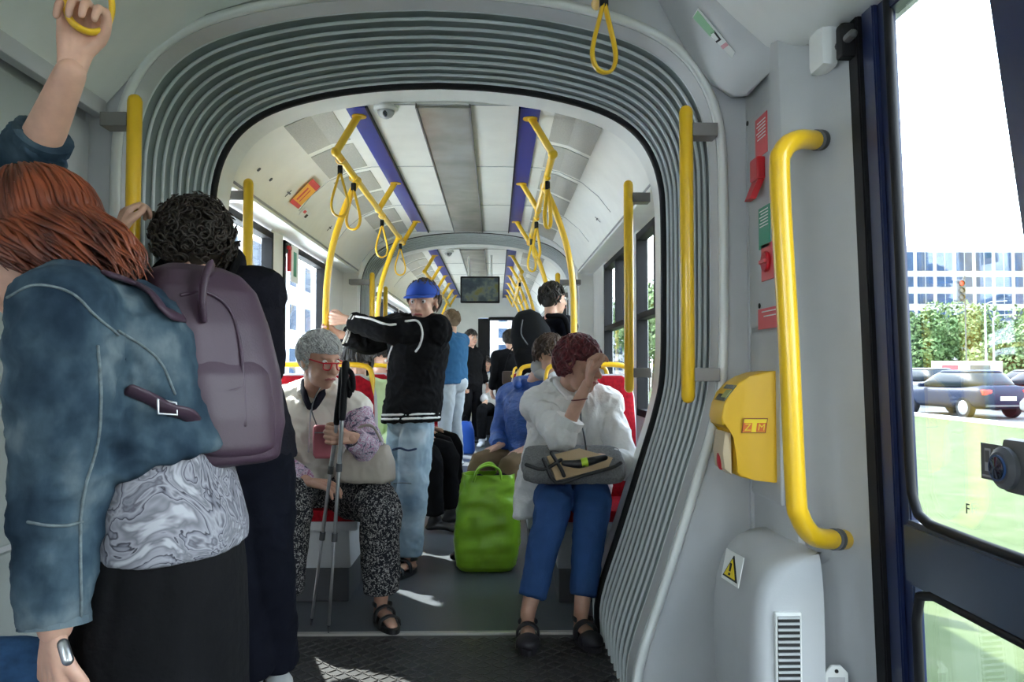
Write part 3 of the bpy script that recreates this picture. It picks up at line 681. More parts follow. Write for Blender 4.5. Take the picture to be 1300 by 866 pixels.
# ------------------------------------------------------------------ seats
def make_seat(wd):
    t = thing('double_seat', 'x', 'seat', (0, 0, 0), 'red passenger seats')
    h = wd / 2
    mb = MB()   # back shell, leaning away from the sitter (sitter faces -Y)
    mb.loft([(V((0, .0 + z * .10, .45 + z)), V((h * k, 0, 0)), V((0, .022, 0))) for z, k in ((-.05, .96), (.1, 1), (.35, 1.0), (.52, .97), (.60, .90), (.632, .72))], 32, 6)
    mb.build('backrest', M['redseat'], t, smooth=True)
    mb = MB(); mb.loft([(V((0, .030 + z * .10, .45 + z)), V((h * k + .012, 0, 0)), V((0, .018, 0))) for z, k in ((-.05, .96), (.1, 1), (.35, 1.0), (.52, .97), (.60, .90), (.64, .72))], 32, 6)
    mb.build('back_shell', M['lgrey'], t, smooth=True)
    MB().box((0, -.21, .435), (wd, .42, .06), None, .025).build('seat', M['redseat'], t, auto=True)
    MB().box((0, -.19, .385), (wd * .96, .40, .05), None, .01).build('seat_pan', M['lgrey'], t)
    mb = MB(); mb.prism([(-h * .8, -.33, .36), (-h * .8, -.27, .16), (-h * .8, .06, .16), (-h * .8, .06, .36)], (wd * .8, 0, 0), .012); mb.build('pedestal', M['pgrey'], t, auto=True)
    MB().box((0, -.11, .08), (wd * .8 - .02, .33, .16), None, .008).build('plinth', M['dgrey'], t)
    hx = h * .92
    MB().tube([(-hx, .07, .98), (-hx, .085, 1.08), (-hx + .05, .09, 1.135), (0, .09, 1.14), (hx - .05, .09, 1.135), (hx, .085, 1.08), (hx, .07, .98)], .014, 12, sm=5).build('handle', M['yellow'], t, smooth=True)
    return t
seat0 = make_seat(.62)
spots = [(XC + .73, 4.06, 'red double seat with the woman in the white blouse'), (XC - .70, 4.10, 'red double seat under the grey haired woman'),
         (XC - .70, 5.00, 'red double seat behind the grey haired woman'), (XC + .68, 5.0, 'red double seat under the man in the blue jacket'),
         (XC - .70, 5.90, 'red double seat under the dark trousered passengers behind the boy'), (XC + .70, 6.0, 'red double seat on the right just before the second gangway'),
         (XC - .74, 9.2, 'red seat on the left beyond the second gangway'), (XC + .74, 9.4, 'red seat on the right beyond the second gangway'), (XC + .74, 11.6, 'red seat far right close to the driver cab wall')]
for i, (x, y, lb) in enumerate(spots):
    o = seat0 if i == 0 else world_copy(seat0)
    o.location = (x, y, 0); o['label'] = lb
seat0.scale = (.78, 1, 1)

# ------------------------------------------------------------------ small fittings of the saloon
cd = thing('dome_camera', 'white ceiling dome camera between the blue strip and the lamp cover', 'security camera', P(490, 121, 3.60)); cd.location.z = 2.33
MB().lathe([(0, 0), (.055, 0), (.058, -.012), (.05, -.02), (0, -.022)], (0, 0, 0), 28).build('base', M['white'], cd, auto=True)
MB().lathe([(.04, -.018), (.038, -.032), (.028, -.046), (.012, -.055), (0, -.056)], (0, 0, 0), 28).build('dome', M['pgrey'], cd, smooth=True)
MB().ell((0, -.022, -.036), (.013, .018, .018)).build('lens', M['lens'], cd, smooth=True)
cd2 = world_copy(cd); cd2.location = (XC - .25, 8.05, 2.33); cd2['label'] = 'far tiny ceiling camera beyond the second gangway'
def hammer(x, y, z, s, lb):
    t = thing('emergency_hammer', lb, 'hammer', (x, y, z), 'red window hammers')
    MB().box((s * -.012, 0, .05), (.03, .05, .06), None, .006).build('holder', M['dgrey'], t)
    MB().box((s * -.03, 0, -.02), (.022, .03, .15), None, .006).build('handle', M['red'], t); MB().box((s * -.03, 0, .055), (.02, .06, .022), None, .005).build('hammer_head', M['red'], t)
hammer(XC - 1.10, 4.99, 1.83, -1, 'red window hammer at the left window pillar'); hammer(XC + 1.10, 4.88, 1.86, 1, 'red window hammer at the right window pillar')
def ceiling_point(s, q, y):  # q along the cove
    (u0, z0), (u1, z1) = (.76, 2.235), (.93, 2.06); u = u0 + (u1 - u0) * q; z = z0 + (z1 - z0) * q
    return V((XC + s * u, y, z))
def cove_sticker(name, lb, s, q0, q1, y0, y1, parts):
    t = thing(name, lb, 'sticker', ceiling_point(s, (q0 + q1) / 2, (y0 + y1) / 2)); o = V(t.location); nr = V((-s * .717, 0, -.697))
    for nm, a, b, c, d, m, lift in parts:
        pt = [ceiling_point(s, q0 + (q1 - q0) * a, y0 + (y1 - y0) * c), ceiling_point(s, q0 + (q1 - q0) * b, y0 + (y1 - y0) * c), ceiling_point(s, q0 + (q1 - q0) * b, y0 + (y1 - y0) * d), ceiling_point(s, q0 + (q1 - q0) * a, y0 + (y1 - y0) * d)]
        MB().prism([p + nr * (.006 + lift) - o for p in pt], nr * .001).build(nm, m, t)
cove_sticker('notice_sticker', 'orange and red notice sticker on the left ceiling cove', -1, .22, .98, 4.42, 4.66, [('backing', 0, 1, 0, .8, M['ylabel'], 0), ('top_band', 0, .2, 0, .8, M['rlabel'], .0012), ('bottom_band', .86, 1, 0, .8, M['rlabel'], .0012), ('caption', .3, .8, .2, .3, M['rlabel'], .0012), ('caption', .3, .8, .45, .5, M['rlabel'], .0012)])
cove_sticker('pictogram_sticker', 'small white sticker with red prohibition marks below the orange notice', -1, .84, 1.1, 4.70, 4.86, [('backing', 0, 1, 0, 1, M['wlabel'], 0), ('red_mark', .2, .5, .1, .4, M['rlabel'], .0012), ('black_mark', .4, .8, .6, .85, M['ink'], .0012)])
for s, yy, lb in ((-1, 4.28, 'tiny black bottle pictogram on the left cove'), (-1, 5.35, 'tiny black arrow mark low on the left cove, beyond the notice'), (1, 5.0, 'tiny grey arrow marks on the right cove')):
    cove_sticker('pictogram_mark', lb, s, .75, .95, yy, yy + .06, [('mark', .0, 1, .4, .6, M['dgrey'], 0), ('mark', .3, .5, 0, 1, M['dgrey'], .0012)])
for i, (y, dz) in enumerate(((3.78, 0), (3.98, 0))):
    t = thing('ceiling_lock', 'small dark lock on the left cove, %s' % ('nearest the arch' if i == 0 else 'beside the panel seam'), 'lock', ceiling_point(-1, .86, y)); MB().lathe([(0, 0), (.011, 0), (.011, .004), (0, .004)], (.004, 0, -.004), 12, (.717, 0, -.697)).build('face', M['dgrey'], t)
# notice on the window
t = thing('window_notice', 'white and green notice on the upper left window glass', 'notice', (XC - 1.075, 5.15, 1.80)); MB().bb(-.002, .0, -.09, .09, -.12, .12).build('sheet', M['wlabel'], t); MB().bb(0, .002, -.035, .035, -.08, .08).build('green_symbol', M['glabel'], t)
# monitor
tvm = thing('monitor', 'black wide passenger information screen hanging beyond the second gangway', 'screen', P(609.5, 368, 8.35))
MB().box((0, 0, 0), (.42, .05, .285), None, .012).build('bezel', M['black'], tvm, auto=True); MB().box((0, -.027, 0), (.385, .004, .245)).build('screen', M['screen'], tvm)
for x in (-.12, .12): MB().tube([(x, .01, .13), (x, .01, 2.33 - tvm.location.z)], .012, 8).build('hanger', M['white'], tvm)
# driver cab wall at the end
Y = 13.3
mb = MB(); xl, xr = P(607, 450, Y).x, P(690, 450, Y).x
mb.bb(XC - 1.16, xl, Y, Y + .06, 0, 2.4); mb.bb(xr, XC + 1.16, Y, Y + .06, 0, 2.4); mb.bb(xl, xr, Y, Y + .06, P(0, 403, Y).z, 2.4); structure(mb.build('wall_cab', M['white']))
dd = empty('door_2', (xl, Y, 0)); dd['kind'] = 'structure'; x2 = P(622, 450, Y).x; zt = P(0, 404, Y).z
MB().bb(0, x2 - xl, -.02, .04, 0, zt).build('door_leaf', M['black'], dd)
MB().bb(x2 - xl, xr - xl, -.02, .03, 0, P(0, 462, Y).z).build('lower_panel', M['black'], dd); MB().bb(x2 - xl, xr - xl, 0, .01, P(0, 462, Y).z, zt).build('pane', M['glass'], dd)
MB().tube([(x2 - xl, -.01, zt), ((xr + x2) / 2 - xl, -.01, zt - .0), (xr - xl - .15, -.01, zt - .05), (xr - xl, -.01, zt - .30)], .03, 8, sm=4).build('arched_frame', M['black'], dd, smooth=True)
t = thing('wall_screen', 'small dark screen on the cab wall behind the man in black', 'screen', P(597, 441, 13.25)); MB().box((0, 0, 0), (.20, .04, .26), None, .01).build('bezel', M['black'], t); MB().box((-.02, -.022, .0), (.12, .004, .18)).build('screen', mat('pale screen', (.35, .40, .48), .2), t)
# cab windscreen body beyond
mb = MB(); mb.bb(XC - 1.16, XC + 1.16, 13.36, 15.2, -.1, 0); mb.bb(XC - 1.16, XC + 1.16, 13.36, 15.2, 2.2, 2.46); mb.bb(XC - 1.2, XC - 1.14, 13.36, 15.2, 0, 2.4); mb.bb(XC + 1.14, XC + 1.2, 13.36, 15.2, 0, 2.4); mb.bb(XC - 1.16, XC + 1.16, 15.1, 15.2, 0, .95); structure(mb.build('wall_front', M['dgrey']))
# ------------------------------------------------------------------ outside
GZ = -.42
mg = ramp_mat('mown grass', 'noise', 3.0, [(.3, (0.050, 0.068, 0.026)), (.55, (0.066, 0.082, 0.036)), (.75, (0.085, 0.090, 0.052))], .9, bump=.4, detail=8)
asph = mat('asphalt', (.09, .09, .09), .9, var=.1); conc = mat('kerb stone', (.5, .5, .48), .8)
o = structure(MB().bb(-160, 260, -60, 300, GZ - .3, GZ - .06).build('ground', mat('gravel ground', (.12, .115, .10), .95, var=.15)))
o = MB().bb(1.9, 13.6, -20, 60, GZ - .2, GZ).build('lawn', mg); structure(o)
rd = MB(); rd.prism([(13.9, -20, GZ - .1), (24.5, -20, GZ - .1), (24.5, 70, GZ - .1), (13.9, 70, GZ - .1)], (0, 0, .12)); structure(rd.build('road', asph))
structure(MB().bb(13.6, 13.9, -20, 70, GZ - .1, GZ + .09).build('kerb', conc))
structure(MB().bb(-30, -1.6, -20, 60, GZ - .2, GZ - .03).build('pavement', mat('pale paving', (.80, .78, .74), .9)))
structure(MB().bb(24.5, 50, -20, 80, GZ - .1, GZ + .05).build('lawn', mg))

def car(x, y, rz, paint, lb, tall=1.0):
    t = thing('car', lb, 'car', (x, y, GZ + .02), 'cars in the road outside the door window', rz)   # length along local Y, front at +Y
    L, W = 4.25, .86
    secs = []
    prof_ = [(-2.10, .45, .80, .72), (-2.02, .32, .98, .82), (-1.75, .28, 1.02, .86), (-.9, .26, 1.0, .87), (.6, .26, .98, .87), (1.3, .26, .92, .86), (1.8, .28, .84, .82), (2.08, .35, .70, .70), (2.14, .45, .60, .6)]
    mb = MB(); mb.loft([(V((0, yy, (a + b) / 2)), V((w_, 0, 0)), V((0, 0, (b - a) / 2))) for yy, a, b, w_ in prof_], 32, 4.5)
    mb.build('body', paint, t, smooth=True)
    mb = MB(); mb.loft([(V((0, yy, z * tall)), V((w_, 0, 0)), V((0, l, 0))) for z, yy, l, w_ in ((.95, -.35, 1.55, .80), (1.15, -.42, 1.30, .74), (1.33, -.5, 1.02, .66), (1.42, -.55, .86, .58))], 32, 4)
    mb.build('glasshouse', mat('car glass', (.008, .014, .022), .3, spec=.3), t, smooth=True)
    mb = MB(); mb.loft([(V((0, -.55, z * tall)), V((w_, 0, 0)), V((0, l, 0))) for z, l, w_ in ((1.40, .90, .61), (1.45, .82, .56), (1.475, .6, .44))], 32, 4); mb.build('roof', paint, t, smooth=True)
    for sx in (-1, 1):
        for yy in (-1.30, 1.28):
            wh = MB().lathe([(0, -.10), (.31, -.10), (.33, -.06), (.33, .06), (.31, .10), (0, .10)], (sx * .78, yy, .32), 26, (1, 0, 0)).build('wheel', M['black'], t, auto=True)
            MB().lathe([(0, 0), (.22, 0), (.20, .015), (0, .03)], (sx * .875, yy, .32), 20, (sx, 0, 0)).build('hubcap', mat('alloy', (.62, .63, .65), .3, .7), wh, auto=True)
        MB().box((sx * .66, -2.03, .80), (.30, .14, .16), None, .03).build('tail_lamp', emat('tail lamp', (.75, .03, .02), .35), t, auto=True)
        MB().box((sx * .93, .55, .98), (.18, .10, .12), None, .03).build('mirror', paint, t, auto=True)
    MB().box((0, -2.11, .62), (.52, .02, .12)).build('number_plate', M['wlabel'], t)
    MB().box((0, -2.06, .40), (1.4, .10, .06), None, .01).build('bumper_strip', M['dgrey'], t)
    return t
p_dark = mat('dark blue paint', (.006, .012, .035), .45, spec=.25); p_white = mat('white paint', (.12, .125, .13), .45, spec=.3); p_black = mat('black paint', (.004, .005, .008), .45, spec=.25); p_silver = mat('silver paint', (.06, .065, .075), .45, spec=.3)
car(15.0, 25.2, .12, p_dark, 'dark blue hatchback in the middle of the door window, rear towards us')
car(15.0, 18.9, .10, p_white, 'white car cut off by the right edge of the frame')
car(15.6, 33.0, .1, p_dark, 'dark car ahead of the blue hatchback, beside the door frame')
car(19.0, 27.0, .08, p_black, 'black car in the second lane, behind the hatchback at the right')
car(19.2, 35.0, .06, p_white, 'white car in the second lane above the hatchback roof', 1.05)
car(22.6, 33.0, .06, p_silver, 'silver car in the farthest lane')

leafm = [ramp_mat('leaves %s' % n, 'noise', 1.4, [(.3, a), (.7, b)], .8, bump=0) for n, a, b in (('mid', (.055, .105, .038), (.13, .19, .075)), ('pale', (.09, .145, .055), (.19, .25, .11)), ('deep', (.035, .075, .03), (.10, .15, .055)))]
bark = mat('bark', (.10, .075, .05), .9, var=.3)
def tree(x, y, h, r, k, lb, nl=5200):
    t = thing('tree', lb, 'tree', (x, y, GZ), 'trees along the road outside')
    rnd = random.Random(int(x * 13 + y * 7))
    MB().tube([(0, 0, 0), (.1, 0, h * .35), (0, .1, h * .7)], [.22, .16, .08], 8).build('trunk', bark, t, smooth=True)
    mb = MB(); cl = []
    for i in range(16):
        a = rnd.uniform(0, 2 * pi); q = rnd.uniform(.1, .75) * r; cl.append((V((q * cos(a), q * sin(a), h * rnd.uniform(.35, .82))), r * rnd.uniform(.32, .5)))
    for i in range(nl):
        c, rr = cl[rnd.randrange(16)]; d = V((rnd.gauss(0, 1), rnd.gauss(0, 1), rnd.gauss(0, 1))).normalized()
        p = c + d * rr * rnd.uniform(.75, 1.05); s = rnd.uniform(.08, .19)
        u = V((rnd.gauss(0, 1), rnd.gauss(0, 1), rnd.gauss(0, 1))).normalized() * s; v_ = u.cross(d).normalized() * s * .6
        q = [mb.bm.verts.new(p + e) for e in (u, v_, -u, -v_)]; mb.bm.faces.new(q)
    mb.build('crown', leafm[k], t)
for x, y, h, r, k, lb in ((27, 50, 5.2, 2.6, 0, 'green tree at the door frame, left end of the tree row'), (31, 52, 6.2, 3.0, 1, 'pale green tree second in the row'), (35.5, 52, 5.9, 2.8, 0, 'green tree below the traffic light'),
                          (32, 44, 4.6, 2.2, 2, 'deeper green tree in front of the row'), (36, 47, 6.2, 3.0, 1, 'pale tree at the right end of the row'), (29.5, 45.5, 4.0, 2.0, 1, 'small pale tree low behind the parked cars'), (40, 55, 6.8, 3.2, 0, 'green tree behind the right end of the row'),
                          (12.5, 62, 8, 3.5, 0, 'green tree seen through the right saloon windows'), (9.0, 40, 7, 3.0, 1, 'pale tree seen low through the right saloon window'), (10, 52, 7.5, 3.2, 2, 'deep green tree behind the right saloon window'), (17.5, 70, 8, 3.5, 1, 'pale tree far down the road')):
    tree(x, y, h, r, k, lb)
structure(MB().bb(24, 60, 59, 60, GZ, 4.6).build('hedge_wall', leafm[2])) if False else None
# office block
ob = thing('office_building', 'white office building with rows of blue windows behind the trees', 'building', (68, 112, GZ))
bw = mat('white facade', (.30, .30, .30), .7); bg = mat('blue office glass', (.022, .048, .095), .5, var=.4, vscale=.5, spec=.2)
bx0, bx1 = -14, 22
def fz(py): return 1.12 + (468 - py) * 110 / FPX - GZ
MB().bb(bx0, bx1, -1, 16, 0, fz(312)).build('facade', bw, ob); MB().bb(bx0 + 2, bx1, 1, 16, fz(312), fz(305)).build('roof_storey', bw, ob)
cols = 13
for r_, (a, b) in enumerate(((317, 341), (349, 362), (371, 384), (393, 406), (415, 428))):
    for c in range(cols):
        x = bx0 + .7 + c * 2.85; mb = MB(); mb.bb(x, x + 2.25, -1.08, -1.0, fz(b), fz(a)); o = mb.build('window', bg, ob)
        mb = MB(); mb.bb(x + 1.08, x + 1.17, -1.12, -1.06, fz(b), fz(a)); mb.build('mullion', bw, o)
def facade(x, y, wd, dp, h, lb, wallm, nx, nz, face):
    t = thing('apartment_block', lb, 'building', (x, y, GZ)); MB().bb(-wd / 2, wd / 2, -dp / 2, dp / 2, 0, h).build('wall', wallm, t)
    for i in range(nx):
        for k in range(nz):
            if face == 'x':
                yy = -dp / 2 + dp * (i + .5) / nx; xx = wd / 2 * (1 if x < 0 else -1); MB().bb(xx - .05, xx + .05, yy - .8, yy + .8, 1.2 + k * 3.0, 2.9 + k * 3.0).build('window', bg, t)
            else:
                xx = -wd / 2 + wd * (i + .5) / nx; MB().bb(xx - .8, xx + .8, -dp / 2 - .05, -dp / 2 + .05, 1.2 + k * 3.0, 2.9 + k * 3.0).build('window', bg, t)
facade(-19, 50, 10, 46, 9, 'pale block glimpsed through the left windows', mat('pale facade', (.55, .56, .60), .8), 11, 3, 'x')
facade(-20, 2, 10, 30, 12, 'pale block across the street on the left side', mat('grey facade', (.45, .46, .50), .8), 8, 4, 'x')
facade(3, 150, 50, 10, 14, 'long pale building across the far end of the street', bw, 14, 4, 'y')
# traffic light, lamp arm and poles
tl = thing('traffic_light', 'traffic light with a red lamp standing against the office building', 'traffic light', P(1218, 369, 40)); 
MB().box((0, 0, 0), (.48, .30, 1.12), None, .05).build('housing', M['dgrey'], tl, auto=True)
for k, c in enumerate((emat('red lamp', (1, .05, .03), 2.0), mat('dull lens', (.12, .12, .12), .4), mat('dull lens', (.12, .12, .12), .4))):
    MB().lathe([(0, 0), (.13, 0), (.13, .03), (0, .05)], (0, -.15, .36 - .36 * k), 18, (0, -1, 0)).build('lamp', c, tl, auto=True); MB().hoop([(.13, 0), (.15, 0), (.15, .12), (.13, .12)], (0, -.15, .36 - .36 * k), 18, (0, -1, 0)).build('hood', M['ink'], tl)
MB().tube([(.35, .1, GZ - tl.location.z), (.35, .1, .8), (.2, .1, .5)], .035, 8).build('pole', M['dgrey'], tl)
for (px, d, h, lb) in ((1252, 42, 5.0, 'thin grey lamp post in front of the trees, left one of two'), (1262, 44, 4.4, 'thin pale lamp post in front of the trees beside the other')):
    b_ = P(px, 460, d); t = thing('lamp_post', lb, 'lamp post', (b_.x, b_.y, GZ)); MB().tube([(0, 0, 0), (0, 0, h)], [.07, .045], 8).build('post', M['mgrey'], t); MB().tube([(0, 0, h), (.3, 0, h + .15), (1.2, 0, h + .2)], .03, 8).build('arm', M['mgrey'], t)
bs = thing('advert_stand', 'low pale street advert wall with red marks behind the cars', 'advertisement', (P(1225, 465, 38).x, 38, GZ)); 
MB().bb(-1.6, 1.8, -.1, .1, .3, 1.9).build('panel', M['wlabel'], bs); MB().bb(-1.2, -.4, -.13, -.1, .6, 1.7).build('red_poster', M['rlabel'], bs); MB().bb(.2, 1.2, -.13, -.1, .6, 1.7).build('dark_poster', M['dgrey'], bs)
for x in (-1.4, 1.6): MB().bb(x - .05, x + .05, -.05, .05, 0, .3).build('leg', M['dgrey'], bs)
# ------------------------------------------------------------------ people: builders
SKIN = mat('skin', (0.62, 0.36, 0.26), .5, var=.10, vscale=25, sub=.08); SKIN2 = mat('tanned skin', (0.55, 0.31, 0.22), .5, var=.10, vscale=25, sub=.08)
EYEW = mat('eye white', (.75, .73, .70), .2); IRIS = mat('iris', (.05, .035, .02), .15); LIP = mat('lips', (.42, .12, .11), .45)
CLOTH = {}
def hand(b, wr, d, nrm, curl=.9, side=1, s=1.0, spread=.0, thumb=.6):
    """palm and five bent fingers; d wrist to knuckles, nrm the way the palm faces, side the thumb's side"""
    wr = V(wr); d = V(d).normalized(); nrm = V(nrm); nrm = (nrm - d * nrm.dot(d)).normalized(); lat = d.cross(nrm) * side
    L = (.040, .027, .021)
    for i, (off, k) in enumerate(((.031, .93), (.0105, 1.0), (-.0105, .94), (-.031, .78))):
        base = wr + (d * (.088 - abs(off) * .18) + lat * off) * s
        b.tube([wr - d * .022 * s + lat * off * .30 * s, wr + d * .012 * s + lat * off * .42 * s, wr.lerp(base, .55) + lat * off * .12 * s, base], [.015 * s, .0150 * s, .0145 * s, .0100 * s], 10, sm=2)
        p = base; dd = (d + lat * off * spread * 8).normalized(); pts = [base]
        for j, ln in enumerate(L):
            a = curl * (.75, 1.0, .7)[j] * (1 + .05 * i); ax = dd.cross(nrm).normalized()
            dd = Matrix.Rotation(a, 3, ax) @ dd; nrm2 = Matrix.Rotation(a, 3, ax) @ nrm
            p = p + dd * ln * k * s; pts.append(p)
            nrm_ = nrm2
            nrm = nrm_
        nrm = V(nrm); 
        b.tube(pts, [.0090 * s, .0085 * s, .0078 * s, .0068 * s], 10, sm=2)
        # restore the palm normal for the next finger
        nrm = (lat * side).cross(d).normalized(); nrm = nrm if nrm.dot(nrm) else nrm
    t0 = wr + (d * .028 + lat * .012) * s; t1 = t0 + (d * .030 + lat * .026 + nrm * .010) * s; t2 = t1 + (d * .026 + lat * .008 + nrm * .018 * thumb * 1.6) * s; t3 = t2 + (d * .020 - lat * .006 * thumb + nrm * .012 * thumb) * s
    b.tube([t0, t1, t2, t3], [.0165 * s, .0125 * s, .0100 * s, .0085 * s], 10, sm=2)

class Head:
    def __init__(s, c, fwd, up=(0, 0, 1), k=1.0):
        s.c = V(c); s.f = V(fwd).normalized(); u = V(up); s.u = (u - s.f * u.dot(s.f)).normalized(); s.r = s.f.cross(s.u); s.k = k
        s.R = Matrix((s.r, s.f, s.u)).transposed()
    def p(s, x, y, z): return s.c + (s.r * x + s.f * y + s.u * z) * s.k
    def add(s, b, ears=True):
        k = s.k; e = lambda c, r: b.ell(s.p(*c), tuple(q * k for q in r), s.R)
        e((0, -.012, .035), (.073, .092, .083)); e((0, .028, -.03), (.060, .066, .080)); e((0, .058, -.088), (.027, .026, .022)); e((0, .02, -.065), (.052, .056, .045))
        e((0, .070, .034), (.046, .020, .014)); e((.034, .064, -.022), (.023, .022, .024)); e((-.034, .064, -.022), (.023, .022, .024))
        b.tube([s.p(0, .086, .018), s.p(0, .098, -.004), s.p(0, .112, -.026)], [.0085 * k, .0095 * k, .013 * k], 10)
        e((.011, .098, -.030), (.009, .010, .008)); e((-.011, .098, -.030), (.009, .010, .008))
        e((0, .088, -.055), (.022, .010, .007)); e((0, .086, -.066), (.019, .010, .007))
        if ears:
            for q in (-1, 1): e((q * .078, -.008, -.005), (.008, .019, .030)); e((q * .083, -.014, .002), (.006, .014, .020))
    def parts(s, body, brow=None):
        k = s.k
        for q in (-1, 1):
            ey = MB().ell(s.p(q * .031, .0775, .012), .0115 * k).build('eye', EYEW, body, smooth=True)
            MB().ell(s.p(q * .031, .0855, .011), .0058 * k).build('iris', IRIS, ey, smooth=True)
            if brow: MB().tube([s.p(q * .014, .091, .034), s.p(q * .032, .088, .041), s.p(q * .050, .072, .035)], .0045 * k, 8, sm=2).build('eyebrow', brow, body, smooth=True)
        MB().tube([s.p(-.022, .090, -.060), s.p(-.010, .0965, -.056), s.p(0, .0975, -.0585), s.p(.010, .0965, -.056), s.p(.022, .090, -.060)], .0048 * k, 8, sm=3).build('lips', LIP, body, smooth=True)
    def hair(s, name, m, body, n, length, lift=.010, width=.011, cover=.55, back=1.0, wob=.15, seed=1, base=True, low=-.03, sweep=0.0):
        """short hair: a cap with combed locks over it. cover is how far down the face side it reaches"""
        rnd = random.Random(seed); b = MB(); k = s.k
        if base:
            b.ell(s.p(0, -.022, .046), (.079 * k, .091 * k, .083 * k), s.R); b.ell(s.p(0, -.052, .0), (.070 * k, .055 * k, .07 * k), s.R)
        for i in range(n):
            ph = rnd.uniform(0, 2 * pi); th = rnd.uniform(.05, 1.9) ** 1.0
            front = cos(ph)   # +1 towards the face
            lim = 1.05 + (.85 if front < .2 else 0) + (.25 if abs(front) < .5 else 0)
            if th > lim * cover * 1.7: th = rnd.uniform(.05, lim * cover * 1.7)
            jit = rnd.uniform(-.002, .010); pts = []; ph2 = ph; tmax = 2.25 if front < -.2 else (1.95 if front < .35 else 1.28)
            for q in range(5):
                t = th + (length / .09) * q / 4; t = min(t, tmax + .02 * q)
                ph2 = ph + wob * sin(q * 1.3 + i) + sweep * q / 4
                R0 = .088 + lift * (1 - .4 * (q == 4)) + jit
                pts.append(s.p(R0 * .93 * sin(t) * sin(ph2), -.018 + R0 * 1.08 * sin(t) * cos(ph2), .042 + R0 * .98 * cos(t) + low * (q / 4)))
            b.tube(pts, [width * k * .7, width * k, width * k, width * k * .8, width * k * .25], 6, sm=2, asp=.5)
        return b.build(name, m, body, smooth=True)

def lerp(a, b, t): return V(a) * (1 - t) + V(b) * t

